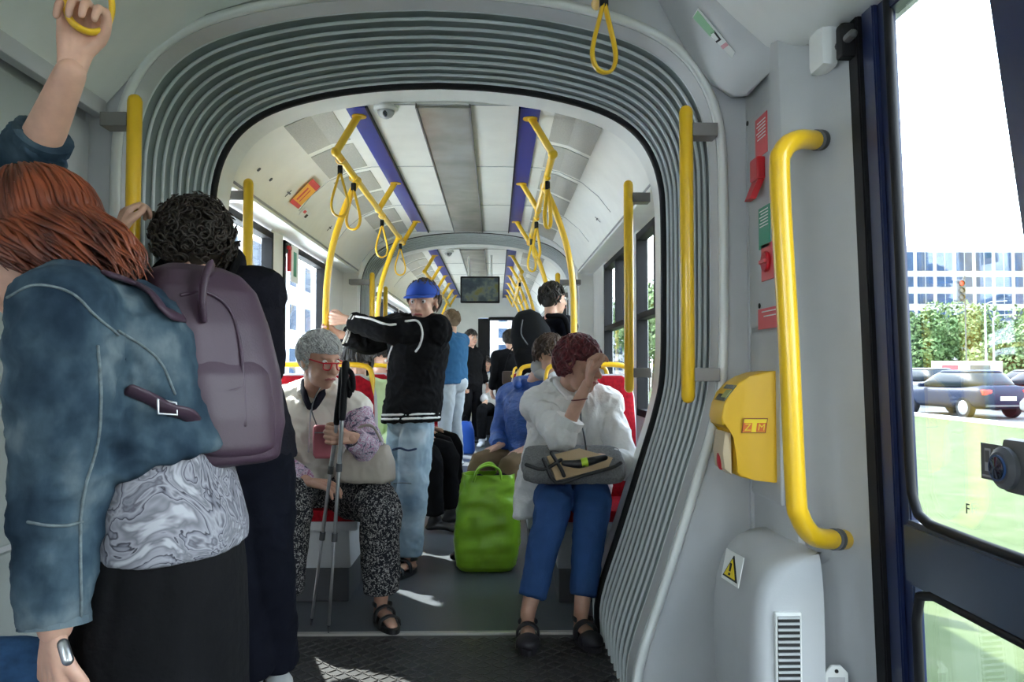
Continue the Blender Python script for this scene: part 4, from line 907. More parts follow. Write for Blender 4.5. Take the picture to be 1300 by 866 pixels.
class Fig:
    """a posed figure: joints in world space, one list entry per side (0 = the side listed first)"""
    def __init__(s, pel, neck, sh, el, wr, hip, kn, an, toe, w=1.0, depth=1.0, front=None):
        s.pel, s.neck = V(pel), V(neck); s.sh = [V(q) for q in sh]; s.el = [V(q) for q in el]; s.wr = [V(q) for q in wr]
        s.hip = [V(q) for q in hip]; s.kn = [V(q) for q in kn]; s.an = [V(q) for q in an]; s.toe = [V(q) for q in toe]; s.w = w; s.d = depth
        up = (s.neck - s.pel).normalized(); lat = (s.sh[1] - s.sh[0]); lat = (lat - up * lat.dot(up)).normalized(); s.lat = lat; s.up = up; s.fr = lat.cross(up).normalized()
        if front is not None and s.fr.dot(V(front)) < 0: s.fr = -s.fr
        s.hlat = (s.hip[1] - s.hip[0]).normalized()
    def torso(s, b, g=0.0, lo=0.0, hi=1.0, belly=0.0, hem=0.0):
        H = (s.neck - s.pel).length; sw = (s.sh[1] - s.sh[0]).length / 2
        T = [(-.10, .150, .105), (0, .162, .115), (.18, .158, .115), (.38, .142, .108), (.58, .150, .115), (.76, .165, .118), (.88, sw * .86 / s.w, .100), (.965, sw * .55 / s.w, .075), (1.02, .062, .060)]
        if hem: T = [(-hem / H, .160, .118)] + T[1:]
        secs = []
        for t, a, d in T:
            if t < lo or t > hi: continue
            lt = s.hlat.lerp(s.lat, max(0, min(1, t))).normalized(); bl = belly * max(0, 1 - abs(t - .3) / .45)
            c = s.pel.lerp(s.neck, t) + s.fr * (bl * .6 - .012 * sin(pi * max(0, t)))
            fr = lt.cross(s.up).normalized() 
            if fr.dot(s.fr) < 0: fr = -fr
            secs.append((c, lt * (a * s.w + g + bl * .3), fr * (d * s.d + g + bl * .5)))
        b.loft(secs, 28, 2.3)
        for i in (0, 1):
            b.tube([lerp(s.pel, s.neck, .93) + (s.sh[i] - s.neck) * .25, s.sh[i]], [.062 + g, .056 + g], 14)
    def arm(s, b, i, r=(.048, .045, .037, .035, .027), g=0.0, end=1.0, cap='round', k=1.0, cuff=None):
        sh, el, wr = s.sh[i], s.el[i], s.wr[i]
        pts = [sh, lerp(sh, el, .5), el, lerp(el, wr, min(.5, end * .5)), lerp(el, wr, end)]; rs = [q * k + g for q in r]
        if cuff: rs[-1] = cuff
        b.tube(pts, rs, 16, sm=3, cap=cap)
    def leg(s, b, i, r=(.088, .078, .060, .055, .038), g=0.0, end=1.0, cap='round', k=1.0, last=None):
        pts = [s.hip[i], lerp(s.hip[i], s.kn[i], .5), s.kn[i], lerp(s.kn[i], s.an[i], .42 * end), lerp(s.kn[i], s.an[i], end)]; rs = [q * k + g for q in r]
        if last: rs[-1] = last
        b.tube(pts, rs, 18, sm=3, cap=cap)
    def foot(s, b, i, g=0.0, k=1.0):
        an, toe = s.an[i], s.toe[i]; d = (toe - an); d.z = 0; d = d.normalized(); z0 = toe.z
        heel = V((an.x, an.y, z0)) - d * .035
        b.tube([an, V((an.x, an.y, z0 + .03)) - d * .015], [.036 * k + g, .034 * k + g], 12)
        b.tube([heel + V((0, 0, .005)), V((an.x, an.y, z0 + .018)) + d * .06, V((toe.x, toe.y, z0 + .0))], [.030 * k + g, .036 * k + g, .028 * k + g], 14, sm=3, asp=.62, ref=d.cross(V((0, 0, 1))))
    def body(s, label, skin, head, headk=True, hands=(), voxel=.007, group=None, k=1.0, feet=True):
        b = MB(); s.torso(b, -.016); 
        for i in (0, 1):
            s.arm(b, i, g=-.004, k=k); s.leg(b, i, g=-.006)
            if feet: s.foot(b, i, -.004)
        hb = head.p(0, -.03, -.06)
        b.tube([s.neck - s.up * .03, lerp(s.neck, hb, .5), hb], [.062 * head.k, .052 * head.k, .050 * head.k], 14, sm=2)
        head.add(b)
        o = b.blob('person', skin, None, voxel, 4); tag(o, label, 'person', group)
        if hands:
            hm = MB()
            for h_ in hands: hand(hm, *h_)
            ho = hm.blob('tmp_hand', skin, None, min(.0034, voxel * .6), 3); bm_ = bmesh.new(); bm_.from_mesh(o.data); bm_.from_mesh(ho.data); bm_.to_mesh(o.data); bm_.free()
            o.data.polygons.foreach_set('use_smooth', [True] * len(o.data.polygons)); bpy.data.objects.remove(ho)
        return o

def onto(ob, px, py, lift=.004, far=12.0):
    """the point on a built part that the eye sees at (px, py)"""
    global _bv
    if ob.name not in _bv:
        me = ob.data; _bv[ob.name] = BVHTree.FromPolygons([v.co.copy() for v in me.vertices], [tuple(p.vertices) for p in me.polygons])
    d = (CR @ V(((px - 650) / FPX, (433 - py) / FPX, -1))).normalized(); loc, nr, ix, ds = _bv[ob.name].ray_cast(EYE, d, far)
    if loc is None: 
        q = P(px, py, ob_depth(ob)); loc, nr, ix, ds = _bv[ob.name].find_nearest(q)
    return loc + nr * lift if nr.dot(EYE - loc) > 0 else loc - nr * lift
_bv = {}
def ob_depth(ob):
    me = ob.data; return sum(v.co.y for v in me.vertices[:400]) / min(400, len(me.vertices)) if len(me.vertices) < 400 else sum(me.vertices[i].co.y for i in range(0, len(me.vertices), max(1, len(me.vertices) // 200))) / len(range(0, len(me.vertices), max(1, len(me.vertices) // 200)))
def seam(name, ob, pix, r, m, parent, n=6, lift=.001, asp=1.0, flat=False):
    pts = catmull([V((a, b, 0)) for a, b in pix], n); q = [onto(ob, p.x, p.y, lift) for p in pts]
    # drop jumps
    out = [q[0]]
    for p in q[1:]:
        if (p - out[-1]).length < .08: out.append(p)
    if len(out) < 2: out = q[:2]
    return MB().tube(out, r, 8, asp=asp).build(name, m, parent, smooth=True)

denim = ramp_mat('blue denim', 'noise', 9.0, [(.36, (.012, .024, .040)), (.47, (.028, .050, .072)), (.55, (.048, .078, .102)), (.66, (.12, .155, .175))], .9, bump=.9, detail=15, stretch=(1, 1, .7))
denim_seam = mat('faded seam', (.13, .16, .17), .9, var=.3, vscale=90); 
jeans = ramp_mat('pale washed jeans', 'noise', 6.0, [(.32, (.16, .25, .33)), (.55, (.33, .43, .50)), (.72, (.52, .60, .64))], .9, bump=.2, detail=10)
bluepants = mat('blue trousers', (.035, .085, .23), .85, var=.15, bump=.2, bscale=200); blackc = mat('black cloth', (.006, .006, .007), .9, var=.2, bump=.3, bscale=40)
navyc = mat('dark navy cloth', (.006, .007, .013), .9, var=.2, bump=.3, bscale=40); hoodie = mat('charcoal hoodie', (.014, .0135, .020), .95, var=.15, bump=.3, bscale=120)
marble = ramp_mat('marbled shirt', 'noise', 9, [(.30, (.04, .04, .05)), (.38, (.20, .20, .23)), (.42, (.10, .10, .12)), (.46, (.30, .30, .33)), (.505, (.16, .16, .19)), (.52, (.03, .03, .04)), (.535, (.27, .27, .30)), (.60, (.14, .14, .16)), (.66, (.38, .38, .41))], .8, distort=2.0, bump=.1, detail=3)
plum = mat('plum leather', (.045, .022, .038), .5, var=.10, vscale=6, bump=.05, bscale=240); plumd = mat('plum piping', (.045, .02, .038), .4)
whitec = mat('off white linen', (.78, .77, .75), .9, var=.05, bump=.3, bscale=70); creamc = mat('cream quilted vest', (.74, .69, .61), .6, var=.06, bump=.2, bscale=30)
floral = ramp_mat('floral sleeve', 'voronoi', 34, [(0, (.12, .08, .16)), (.2, (.50, .40, .52)), (.38, (.62, .56, .62)), (.5, (.34, .10, .22)), (.62, (.55, .5, .58)), (.8, (.10, .08, .14))], .8, distort=.12, bump=.1)
patt = ramp_mat('speckled trousers', 'voronoi', 95, [(0, (.40, .39, .37)), (.36, (.28, .27, .26)), (.46, (.025, .025, .03)), (1, (.012, .012, .016))], .9, distort=.05, bump=.15)
BROWNH = mat('brown hair', (.055, .030, .018), .5, var=.3)

# ------------------------------------------------------------------ 1 red haired person in denim, nearest
D = 1.5
fg = Fig(P(205, 655, 1.55), P(105, 372, 1.5), [P(82, 402, 1.33), P(128, 385, 1.68)], [P(72, 600, 1.36), P(30, 232, 1.66)], [P(70, 795, 1.33), P(90, 92, 1.52)],
         [P(205, 680, 1.45), P(215, 680, 1.64)], [P(205, 860, 1.45), P(215, 860, 1.64)], [P(210, 1120, 1.47), P(220, 1120, 1.66)], [P(150, 1180, 1.45), P(160, 1180, 1.66)], w=1.0, depth=1.08, front=(-1, .1, 0))
for i in (0, 1): fg.an[i].z = .08; fg.toe[i].z = .03; fg.toe[i].x = fg.an[i].x - .17; fg.toe[i].y = fg.an[i].y
hd = Head(P(40, 316, 1.48), (-1, .10, -.30), (-.25, 0, 1), 1.05)
red = fg.body('red haired person in denim jacket with plum backpack holding a strap overhead', SKIN, hd,
     hands=[(P(69, 800, 1.33), (-.02, 0, -1), (.5, .7, 0), .95, 1, 1.0), (P(92, 84, 1.52), (.20, -.05, 1), (.35, -.9, .1), 1.1, 1, 1.05)], voxel=.0055, k=1.22)
hand_strap.location = P(112, 30, 1.50) + V((0, 0, .262)); hand_strap.rotation_euler = (0, 0, .55)
hr_ = MB()
hair_m = ramp_mat('auburn hair', 'noise', 14, [(.3, (.055, .010, .004)), (.6, (.20, .042, .012)), (.8, (.34, .09, .03))], .42, bump=.15, detail=6, stretch=(1, 1, .3))
hr_.ell(hd.p(0, -.022, .040), (.086, .104, .094), hd.R); hr_.ell(hd.p(0, -.060, -.03), (.075, .06, .09), hd.R)
rnd = random.Random(3)
def strand(ph, th, tgt, w_, wob, ps):
    r0 = rnd.uniform(.096, .110); pts = []
    for q in range(4):
        t = th + (1.62 - th) * q / 3
        pts.append(hd.p(r0 * .93 * sin(t) * sin(ph), -.02 + r0 * 1.06 * sin(t) * cos(ph), .040 + r0 * cos(t)))
    a = pts[-1]; sdir = (a - hd.p(0, -.02, .04)); sdir.z = 0; sdir = sdir.normalized() if sdir.length > 1e-4 else V((1, 0, 0))
    for q in range(1, 6):
        u = q / 5; m_ = a.lerp(tgt, u) + sdir * (.016 * sin(pi * u)) + V((0, 0, .006 * sin(pi * u)))
        m_ += V((sin(ps + u * 6.5), cos(ps + u * 5.5), .4 * sin(ps * 2 + u * 6))) * wob * (.3 + u)
        pts.append(m_)
    hr_.tube(pts, [w_ * .6] + [w_] * 6 + [w_ * .8, w_ * .25], 6, sm=3, asp=.5)
for i in range(900):
    ph = rnd.uniform(0, 2 * pi); th = rnd.uniform(.02, 1.45); fr_ = cos(ph); near = -sin(ph) * (1 if hd.r.y > 0 else -1)
    if fr_ > .80 and th > .9: continue
    bk = (1 - fr_) / 2; clump = int(i / 9); rc = random.Random(clump)
    ph += (rc.uniform(0, 2 * pi) - ph) * .0
    tx = 22 + 150 * bk ** 1.1 + rnd.uniform(-16, 16); ty = 330 + rnd.uniform(-14, 16) + 12 * bk; dp = 1.49 - .15 * near * (1 - .3 * bk) + rnd.uniform(-.02, .02)
    strand(ph, th, P(tx, ty, dp), rnd.uniform(.0035, .0062), .007, rc.uniform(0, 6) + rnd.uniform(-.4, .4))
hr_.build('hair', hair_m, red, smooth=True)
jb = MB(); fg.torso(jb, .034, lo=.17); 
jb.tube([fg.sh[0], lerp(fg.sh[0], fg.el[0], .5) + V((.012, 0, 0)), fg.el[0] + V((.012, 0, 0)), lerp(fg.el[0], fg.wr[0], .5), lerp(fg.el[0], fg.wr[0], .97)], [.088, .090, .080, .064, .053], 20, sm=3, cap='flat')
jb.tube([fg.sh[1], lerp(fg.sh[1], fg.el[1], .5), fg.el[1], lerp(fg.el[1], fg.wr[1], .42)], [.078, .074, .062, .056], 20, sm=3, cap='flat')
jb.tube([fg.sh[0], fg.neck + V((0, 0, .0)), fg.sh[1]], [.075, .070, .075], 16, sm=3)
jacket = jb.blob('denim_jacket', denim, red, .0065, 5, wr=.0085, wf=10, st=(1, 1, 1.5), seed=2)
MB().tube([fg.neck + V((-.05, -.06, .035)), fg.neck + V((.03, -.065, .05)), fg.neck + V((.075, 0, .055)), fg.neck + V((.03, .065, .05)), fg.neck + V((-.05, .06, .035))], .020, 12, sm=5, asp=1.6, ref=(0, 0, 1)).build('collar', denim, jacket, smooth=True)
for pts, r in (([(10, 378), (45, 362), (90, 372), (120, 400), (150, 425)], .0024), ([(124, 440), (128, 500), (124, 560), (108, 620), (102, 660)], .0026), ([(150, 420), (182, 440), (205, 462), (222, 500)], .0024),
               ([(36, 663), (60, 667), (85, 667), (104, 662)], .0026), ([(102, 665), (102, 720), (103, 770), (101, 795)], .0024)):
    seam('seam', jacket, pts, r, denim_seam, jacket)
MB().tube([lerp(fg.el[0], fg.wr[0], .94), lerp(fg.el[0], fg.wr[0], .995)], [.0545, .0555], 20, cap='flat').build('cuff', denim, jacket, smooth=False)
MB().tube([lerp(fg.el[1], fg.wr[1], .38), lerp(fg.el[1], fg.wr[1], .45)], [.0575, .0575], 20, cap='flat').build('cuff', denim, jacket)
# marbled shirt and skirt
def cone(secs, name, m, par, wr, voxel=.007, st=(1, 1, .35), wf=7, seed=1, n=30, e=2.2):
    b = MB(); b.loft(secs, n, e); return b.blob(name, m, par, voxel, 4, wr=wr, wf=wf, st=st, seed=seed, ridge=False)
sx_ = V((.12, -.02, 0)).normalized(); sy_ = V((.02, 1, 0)).normalized()
def sec(px, py, d, hw, hd_): return (P(px, py, d), sx_ * hw, sy_ * hd_)
cone([sec(205, 545, 1.55, .105, .16), sec(208, 590, 1.55, .125, .175), sec(212, 630, 1.55, .138, .188), sec(214, 668, 1.55, .150, .198), sec(213, 692, 1.55, .150, .200)], 'marbled_shirt', marble, red, .004)
cone([sec(212, 655, 1.55, .128, .175), sec(212, 690, 1.55, .140, .192), sec(210, 730, 1.55, .150, .20), sec(206, 800, 1.55, .158, .208), sec(200, 880, 1.55, .165, .22), (P(200, 880, 1.55) + V((0, 0, -.33)), sx_ * .20, sy_ * .26)], 'black_skirt', blackc, red, .010, st=(3, 1, .3), wf=5)
for i in (0, 1):
    b = MB(); fg.foot(b, i, .008); b.blob('shoe', M['dgrey'], red, .007, 3)
t_ = MB().tube([P(80, 818, 1.29), P(86, 838, 1.28)], .009, 14).build('phone_tip', M['steel'], None, smooth=True); t_.name = 'vape_tube'; tag(t_, 'small silver tube held in the lowered hand of the red haired person', 'tube')
# plum backpack
bp = thing('backpack', 'plum leather backpack on the back of the red haired person', 'backpack', P(262, 463, 1.60)); o = V(bp.location)
ax = V((.80, -.60, 0)).normalized(); ay = V((.60, .80, 0)).normalized()  # ax outward from the back, ay across
tilt = V((.045, .0, 0))
secs = []
for z, a, b_ in ((-.200, .070, .080), (-.190, .098, .110), (-.12, .112, .130), (-.02, .110, .134), (.08, .096, .128), (.15, .078, .115), (.185, .055, .09), (.20, .028, .055)):
    secs.append((tilt * (-z) * 3.0 + V((0, 0, z)), ax * a, ay * b_))
bb_ = MB(); bb_.loft(secs, 36, 3.4); pack = bb_.blob('main_body', plum, bp, .006, 5, wr=.0025, wf=6, ridge=False)
def loc(px, py, d): return P(px, py, d) - o
secs = [(ax * .070 + tilt * (-z) * 3.0 + V((0, 0, z)) - ay * .01, ax * a, ay * b_) for z, a, b_ in ((-.18, .030, .060), (-.165, .042, .088), (-.10, .048, .098), (-.02, .045, .098), (.02, .030, .090), (.035, .015, .06))]
bb_ = MB(); bb_.loft(secs, 32, 3.2); bb_.blob('front_pocket', plum, bp, .006, 4)
secs = [(ay * .115 * -1 + ax * .01 + V((0, 0, z)) + tilt * (-z) * 3, ax * a, ay * b_) for z, a, b_ in ((-.16, .03, .02), (-.12, .052, .028), (-.04, .055, .028), (-.02, .054, .024))]
bb_ = MB(); bb_.loft(secs, 24, 2.6); bb_.blob('side_pocket', plum, bp, .006, 3)
_bv.clear()
class _L: pass
def seam_local(name, pts3, r, m, parent, asp=1.0, ref=None): return MB().tube(pts3, r, 8, sm=4, asp=asp, ref=ref).build(name, m, parent, smooth=True)
def surf(px, py, lift=.002):
    me = pack.data
    if 'pk' not in _bv: _bv['pk'] = BVHTree.FromPolygons([v.co + o for v in me.vertices], [tuple(p.vertices) for p in me.polygons])
    d = (CR @ V(((px - 650) / FPX, (433 - py) / FPX, -1))).normalized(); l, nr, ix, ds = _bv['pk'].ray_cast(EYE, d, 5)
    if l is None: l, nr, ix, ds = _bv['pk'].find_nearest(P(px, py, 1.58))
    return l - o + (nr if nr.dot(EYE - l) > 0 else -nr) * lift
for pts in ([(206, 400), (214, 450), (226, 500), (238, 560), (250, 585)], [(230, 375), (262, 372), (290, 392), (303, 430), (308, 480), (310, 540)], [(232, 494), (262, 497), (292, 496), (310, 490)]):
    seam_local('piping', [surf(*q) for q in pts], .0035, plumd, bp)
seam_local('handle', [loc(258, 405, 1.50), loc(257, 380, 1.49), loc(260, 352, 1.50), loc(266, 340, 1.54), loc(266, 352, 1.58), loc(262, 372, 1.60)], .0075, plum, bp, asp=2.4, ref=(.9, .5, 0))
def jk(px, py, l=.007): return onto(jacket, px, py, l) - o
seam_local('shoulder_strap', [loc(234, 402, 1.50), jk(208, 398), jk(190, 375), jk(165, 362), jk(135, 352)], .0055, plum, bp, asp=3.0, ref=(-.1, 1, 0))
seam_local('shoulder_strap', [loc(236, 395, 1.60), loc(200, 365, 1.62), loc(165, 340, 1.66), loc(130, 335, 1.70)], .008, plum, bp, asp=2.2, ref=(.3, -.9, .3))
seam_local('lower_strap', [surf(262, 552, .0), surf(250, 542, .006), jk(233, 530, .014), jk(213, 521, .010), jk(190, 508, .009), jk(164, 494, .004)], .0055, plum, bp, asp=2.6, ref=(-.1, 1, 0))
MB().tube([jk(202, 509, .017), jk(219, 512, .017), jk(219, 527, .017), jk(200, 524, .017), jk(202, 509, .017)], .0024, 8).build('buckle', M['steel'], bp, smooth=True)

# ------------------------------------------------------------------ 2 curly haired person
fg = Fig(P(305, 575, 2.72), P(258, 352, 2.62), [P(195, 375, 2.62), P(328, 372, 2.64)], [P(150, 425, 2.50), P(336, 470, 2.66)], [P(150, 303, 2.42), P(300, 520, 2.45)],
         [P(278, 590, 2.68), P(330, 590, 2.72)], [P(300, 715, 2.62), P(340, 710, 2.66)], [P(318, 860, 2.70), P(352, 835, 2.80)], [P(325, 880, 2.6), P(360, 862, 2.66)], w=.95, front=(0, -1, 0))
fg.an[0].z = fg.an[1].z = .085; fg.toe[0].z = fg.toe[1].z = .03
hd = Head(P(248, 322, 2.50), (.10, -1, -.75), (0, -.3, 1), 1.02)
cur = fg.body('curly haired person with bowed head in dark hoodie gripping the left pole', SKIN, hd,
     hands=[(P(150, 302, 2.40), (.22, .10, 1), (.70, .60, -.1), 1.05, -1, 1.05), (fg.wr[1], (.0, -.1, -1), (-.6, -.6, 0), .5, 1)], voxel=.006)
hb = MB(); rnd = random.Random(5)
hb.ell(hd.p(0, -.020, .045), (.098, .118, .105), hd.R)
for i in range(900):
    d = V((rnd.gauss(0, 1), rnd.gauss(0, 1), rnd.gauss(0, 1))).normalized()
    if d.y > .35 and d.z < -.15: continue
    if d.z < -.75: continue
    R0 = rnd.uniform(.098, .125); c = hd.p(d.x * R0 * .98, -.020 + d.y * R0 * 1.08, .045 + d.z * R0 * 1.0)
    x, y = frame_from(hd.R @ d); rr = rnd.uniform(.009, .016); a0 = rnd.uniform(0, 6); pts = []
    dn = (hd.R @ d)
    for q in range(9):
        a = a0 + q * 1.0; pts.append(c + (x * cos(a) + y * sin(a)) * rr + dn * (q * .0026 - .006) + y * q * .002)
    hb.tube(pts, [.0022] + [.0034] * 7 + [.0012], 5, sm=2)
hb.build('curly_hair', ramp_mat('dark curls', 'noise', 60, [(.3, (.008, .006, .005)), (.7, (.050, .034, .024))], .5, bump=0), cur, smooth=True)
b = MB(); fg.torso(b, .034, lo=-.05); 
for i in (0, 1): fg.arm(b, i, g=.024, end=.93, cap='flat')
b.tube([fg.sh[0], fg.neck, fg.sh[1]], [.07, .075, .07], 14, sm=3)
hood = b.blob('hoodie', hoodie, cur, .007, 5, wr=.009, wf=7, seed=4)
MB().tube([fg.neck + V((-.075, -.05, .01)), fg.neck + V((-.085, .03, .06)), fg.neck + V((0, .09, .09)), fg.neck + V((.085, .03, .06)), fg.neck + V((.075, -.05, .01)), fg.neck + V((.02, -.10, -.05))], [.03, .04, .045, .045, .035, .02], 14, sm=5).build('hood', hoodie, hood, smooth=True)
b = MB(); 
for i in (0, 1): fg.leg(b, i, g=.024, end=.97, cap='flat', last=.075)
b.ell(lerp(fg.hip[0], fg.hip[1], .5) + V((0, 0, .02)), (.175, .135, .13)); b.blob('trousers', navyc, cur, .008, 5, wr=.008, wf=6, seed=6)
for i in (0, 1):
    b = MB(); fg.foot(b, i, .010); b.blob('shoe', mat('white canvas', (.62, .62, .62), .7), cur, .006, 3)
rb = thing('backpack', 'black backpack worn by the curly haired person', 'backpack', fg.neck + V((.0, .19, -.20))); o = V(rb.location)
b = MB(); b.loft([(V((0, 0, z)), V((a, 0, 0)), V((0, d_, 0))) for z, a, d_ in ((-.22, .10, .05), (-.2, .14, .07), (0, .15, .08), (.17, .13, .06), (.2, .08, .03))], 28, 3.4); b.build('main_body', blackc, rb, smooth=True)
for i, sx in ((0, -1), (1, 1)):
    s0 = fg.sh[i]; MB().tube([V((sx * .09, -.06, .17)), fg.neck.lerp(s0, .62) + V((0, .05, .085)) - o, fg.neck.lerp(s0, .68) + V((0, -.055, .070)) - o, fg.neck.lerp(s0, .74) + V((0, -.155, -.02)) - o, fg.neck.lerp(s0, .82) + V((0, -.165, -.14)) - o, fg.neck.lerp(s0, .95) + V((0, -.11, -.26)) - o, V((sx * .13, -.03, -.16))], .010, 10, sm=5, asp=2.6, ref=(1, 0, 0)).build('shoulder_strap', blackc, rb, smooth=True)
MB().tube([V((-.03, -.05, .19)), V((0, -.05, .225)), V((.03, -.05, .19))], .006, 8, sm=4).build('handle', blackc, rb, smooth=True)

# ------------------------------------------------------------------ 3 grey haired lady with trekking poles
fg = Fig(P(400, 612, 3.92), P(403, 497, 3.68), [P(358, 515, 3.74), P(450, 522, 3.66)], [P(348, 588, 3.66), P(470, 572, 3.50)], [P(392, 612, 3.48), P(446, 556, 3.37)],
         [P(374, 622, 3.88), P(430, 622, 3.84)], [P(372, 628, 3.50), P(482, 640, 3.50)], [P(360, 755, 3.50), P(484, 748, 3.52)], [P(352, 792, 3.42), P(506, 792, 3.38)], w=1.12, depth=1.15, front=(0, -1, 0))
for q in fg.toe: q.z = .028
fg.toe[1] = V((fg.an[1].x + .07, fg.an[1].y - .15, .03)); fg.toe[0] = V((fg.an[0].x - .03, fg.an[0].y - .15, .03)); 
for q in fg.an: q.z = .11
hd = Head(P(407, 459, 3.52), (.72, -.70, -.22), (0, 0, 1), 1.03)
lady = fg.body('grey haired lady in cream vest seated with trekking poles and beige handbag', SKIN2, hd,
    hands=[(fg.wr[0], (.9, -.2, -.1), (0, .3, -1), .5, 1), (P(447, 556, 3.37), (-.75, -.35, .12), (-.25, .9, .0), 1.1, -1, 1.0)], voxel=.006)
hd.parts(lady)
greyh = ramp_mat('grey hair', 'noise', 60, [(.3, (.28, .28, .27)), (.7, (.62, .62, .60))], .55, bump=.1)
hd.hair('hair', greyh, lady, 620, .06, .003, .0055, .50, seed=4, low=-.015, wob=.3)
MB().tube([hd.p(-.078, 0, .015), hd.p(-.066, .062, .014), hd.p(-.05, .098, .012), hd.p(-.012, .104, .014), hd.p(.012, .104, .014), hd.p(.05, .098, .012), hd.p(.066, .062, .014), hd.p(.078, 0, .015)], .0032, 8).build('glasses', M['red'], lady, smooth=True)
for q in (-1, 1): MB().tube([hd.p(q * .05, .098, .012), hd.p(q * .047, .099, -.012), hd.p(q * .02, .104, -.014), hd.p(q * .012, .104, .012)], .0030, 8, sm=3).build('glasses_rim', M['red'], lady, smooth=True)
b = MB(); fg.torso(b, .030, belly=.035, lo=-.06); b.tube([fg.sh[0] , fg.neck, fg.sh[1]], [.072, .065, .072], 14, sm=3); 
vest = b.blob('cream_vest', creamc, lady, .0065, 5, wr=.012, wf=10, seed=3)
MB().tube([fg.neck + V((-.055, -.055, .0)), fg.neck + V((-.065, .03, .045)), fg.neck + V((0, .065, .055)), fg.neck + V((.07, .03, .045)), fg.neck + V((.055, -.055, .0))], .018, 12, sm=5, asp=1.5, ref=(0, 0, 1)).build('collar', creamc, vest, smooth=True)
for i in (0, 1):
    b = MB(); fg.arm(b, i, r=(.060, .056, .048, .042, .036), g=.012, end=.88, cap='flat'); b.blob('floral_sleeve', floral, lady, .006, 4, wr=.007, wf=9, seed=i)
MB().tube([fg.neck + V((-.062, -.01, .045)), fg.neck + V((-.045, -.075, .0)), fg.neck + V((.0, -.118, -.07)), fg.neck + V((.045, -.075, .0)), fg.neck + V((.062, -.01, .045))], .014, 10, sm=5, asp=1.3).build('dark_scarf', hoodie, lady, smooth=True)
MB().tube([fg.neck + V((.0, -.122, -.07)), fg.neck + V((.004, -.165, -.16)), fg.neck + V((.006, -.19, -.26))], .004, 8, sm=4).build('zip', M['mgrey'], lady, smooth=True)
b = MB()
for i in (0, 1): fg.leg(b, i, r=(.105, .098, .078, .074, .066), g=.010, end=.93, cap='flat')
b.ell(lerp(fg.hip[0], fg.hip[1], .5), (.20, .16, .13)); b.blob('patterned_trousers', patt, lady, .0075, 4, wr=.009, wf=6, seed=8)
def sandal(fig, i, par, m, closed=False):
    an, toe = fig.an[i], fig.toe[i]; d = V((toe.x - an.x, toe.y - an.y, 0)).normalized(); l = d.cross(V((0, 0, 1))); a = V((an.x, an.y, 0))
    sh_ = MB(); rr = []
    for z, k in ((.0, .94), (.004, 1.0), (.024, 1.0), (.028, .95)):
        rr.append([a + d * (-.055 + .0) + l * 0 + (d * (.125 + .135 * cos(t)) + l * (.045 + .004 * cos(t)) * sin(t)) * k + V((0, 0, z)) for t in [2 * pi * q / 28 for q in range(28)]])
    so = sh_.grid(rr).build('sandal', m, par, smooth=False)
    for f0, h in ((.125, .062), (.055, .085)):
        c = a + d * f0; MB().tube([c - l * .044 + V((0, 0, .02)), c - l * .038 + V((0, 0, h * .75)), c + V((0, 0, h)), c + l * .038 + V((0, 0, h * .75)), c + l * .044 + V((0, 0, .02))], .006, 8, sm=4, asp=2.6 if not closed else 4, ref=V((0, 0, 1)) if False else (c - c) + l).build('strap', m, so, smooth=True)
    c = a; MB().tube([c + d * .035 + l * .035 + V((0, 0, .085)), c - d * .035 + l * .025 + V((0, 0, .075)), c - d * .045 + V((0, 0, .072)), c - d * .035 - l * .025 + V((0, 0, .075)), c + d * .035 - l * .035 + V((0, 0, .085))], .006, 8, sm=4, asp=1.8).build('heel_strap', m, so, smooth=True)
    if closed: MB().ell(a + d * .135 + V((0, 0, .035)), (.046, .060, .032), Matrix.Rotation(atan2(d.y, d.x) - pi / 2, 3, 'Z')).build('toe_cap', m, so, smooth=True)
    return so
blackl = mat('black leather', (.012, .012, .013), .45)
for i in (0, 1): sandal(fg, i, lady, blackl)
MB().tube([lerp(fg.el[1], fg.wr[1], .97) + V((.03 * cos(a), .018 * sin(a), .03 * sin(a))) for a in [2 * pi * k / 16 for k in range(17)]], .003, 6).build('bracelet', blackl, lady, smooth=True)
pc_ = thing('pink_pouch', 'small dusty pink pouch on a cord in front of the cream vest', 'pouch', P(411, 560, 3.46)); 
b = MB(); b.loft([(V((0, 0, z)), V((a, .0, 0)), V((0, .016, 0))) for z, a in ((-.075, .035), (-.06, .045), (0, .047), (.06, .045), (.07, .038))], 20, 4); b.build('bag_body', mat('dusty pink leather', (.45, .12, .15), .6), pc_, smooth=True)
MB().tube([(-.03, .0, .065), (-.06, .03, .15), (-.03, .12, .26)], .003, 6, sm=4).build('cord', M['dgrey'], pc_, smooth=True); MB().bb(-.035, .035, -.0175, -.015, .035, .040).build('zip', M['steel'], pc_)
hbg = thing('handbag', 'beige leather handbag on the lap of the grey haired lady', 'handbag', P(466, 588, 3.50)); hbg.scale = (.80, 1, .95)

b = MB(); b.loft([(V((z * .12, z * .1, z)), V((a, -.03, 0)), V((.02, d_, 0))) for z, a, d_ in ((-.085, .135, .050), (-.07, .160, .062), (0, .145, .060), (.06, .120, .045), (.085, .105, .022))], 32, 4); b.blob('bag_body', mat('beige leather', (.42, .37, .31), .5, bump=.1, bscale=50), hbg, .006, 4, wr=.004, wf=8)
MB().tube([(-.09, -.03, .09), (-.09, .0, .09), (0, .0, .092), (.10, .0, .09)], .003, 6).build('zip', M['steel'], hbg); MB().tube([(-.08, 0, .08), (-.05, .0, .16), (.03, .0, .17), (.09, 0, .08)], .007, 8, sm=5).build('handle', mat('beige strap', (.36, .31, .26), .5), hbg, smooth=True)
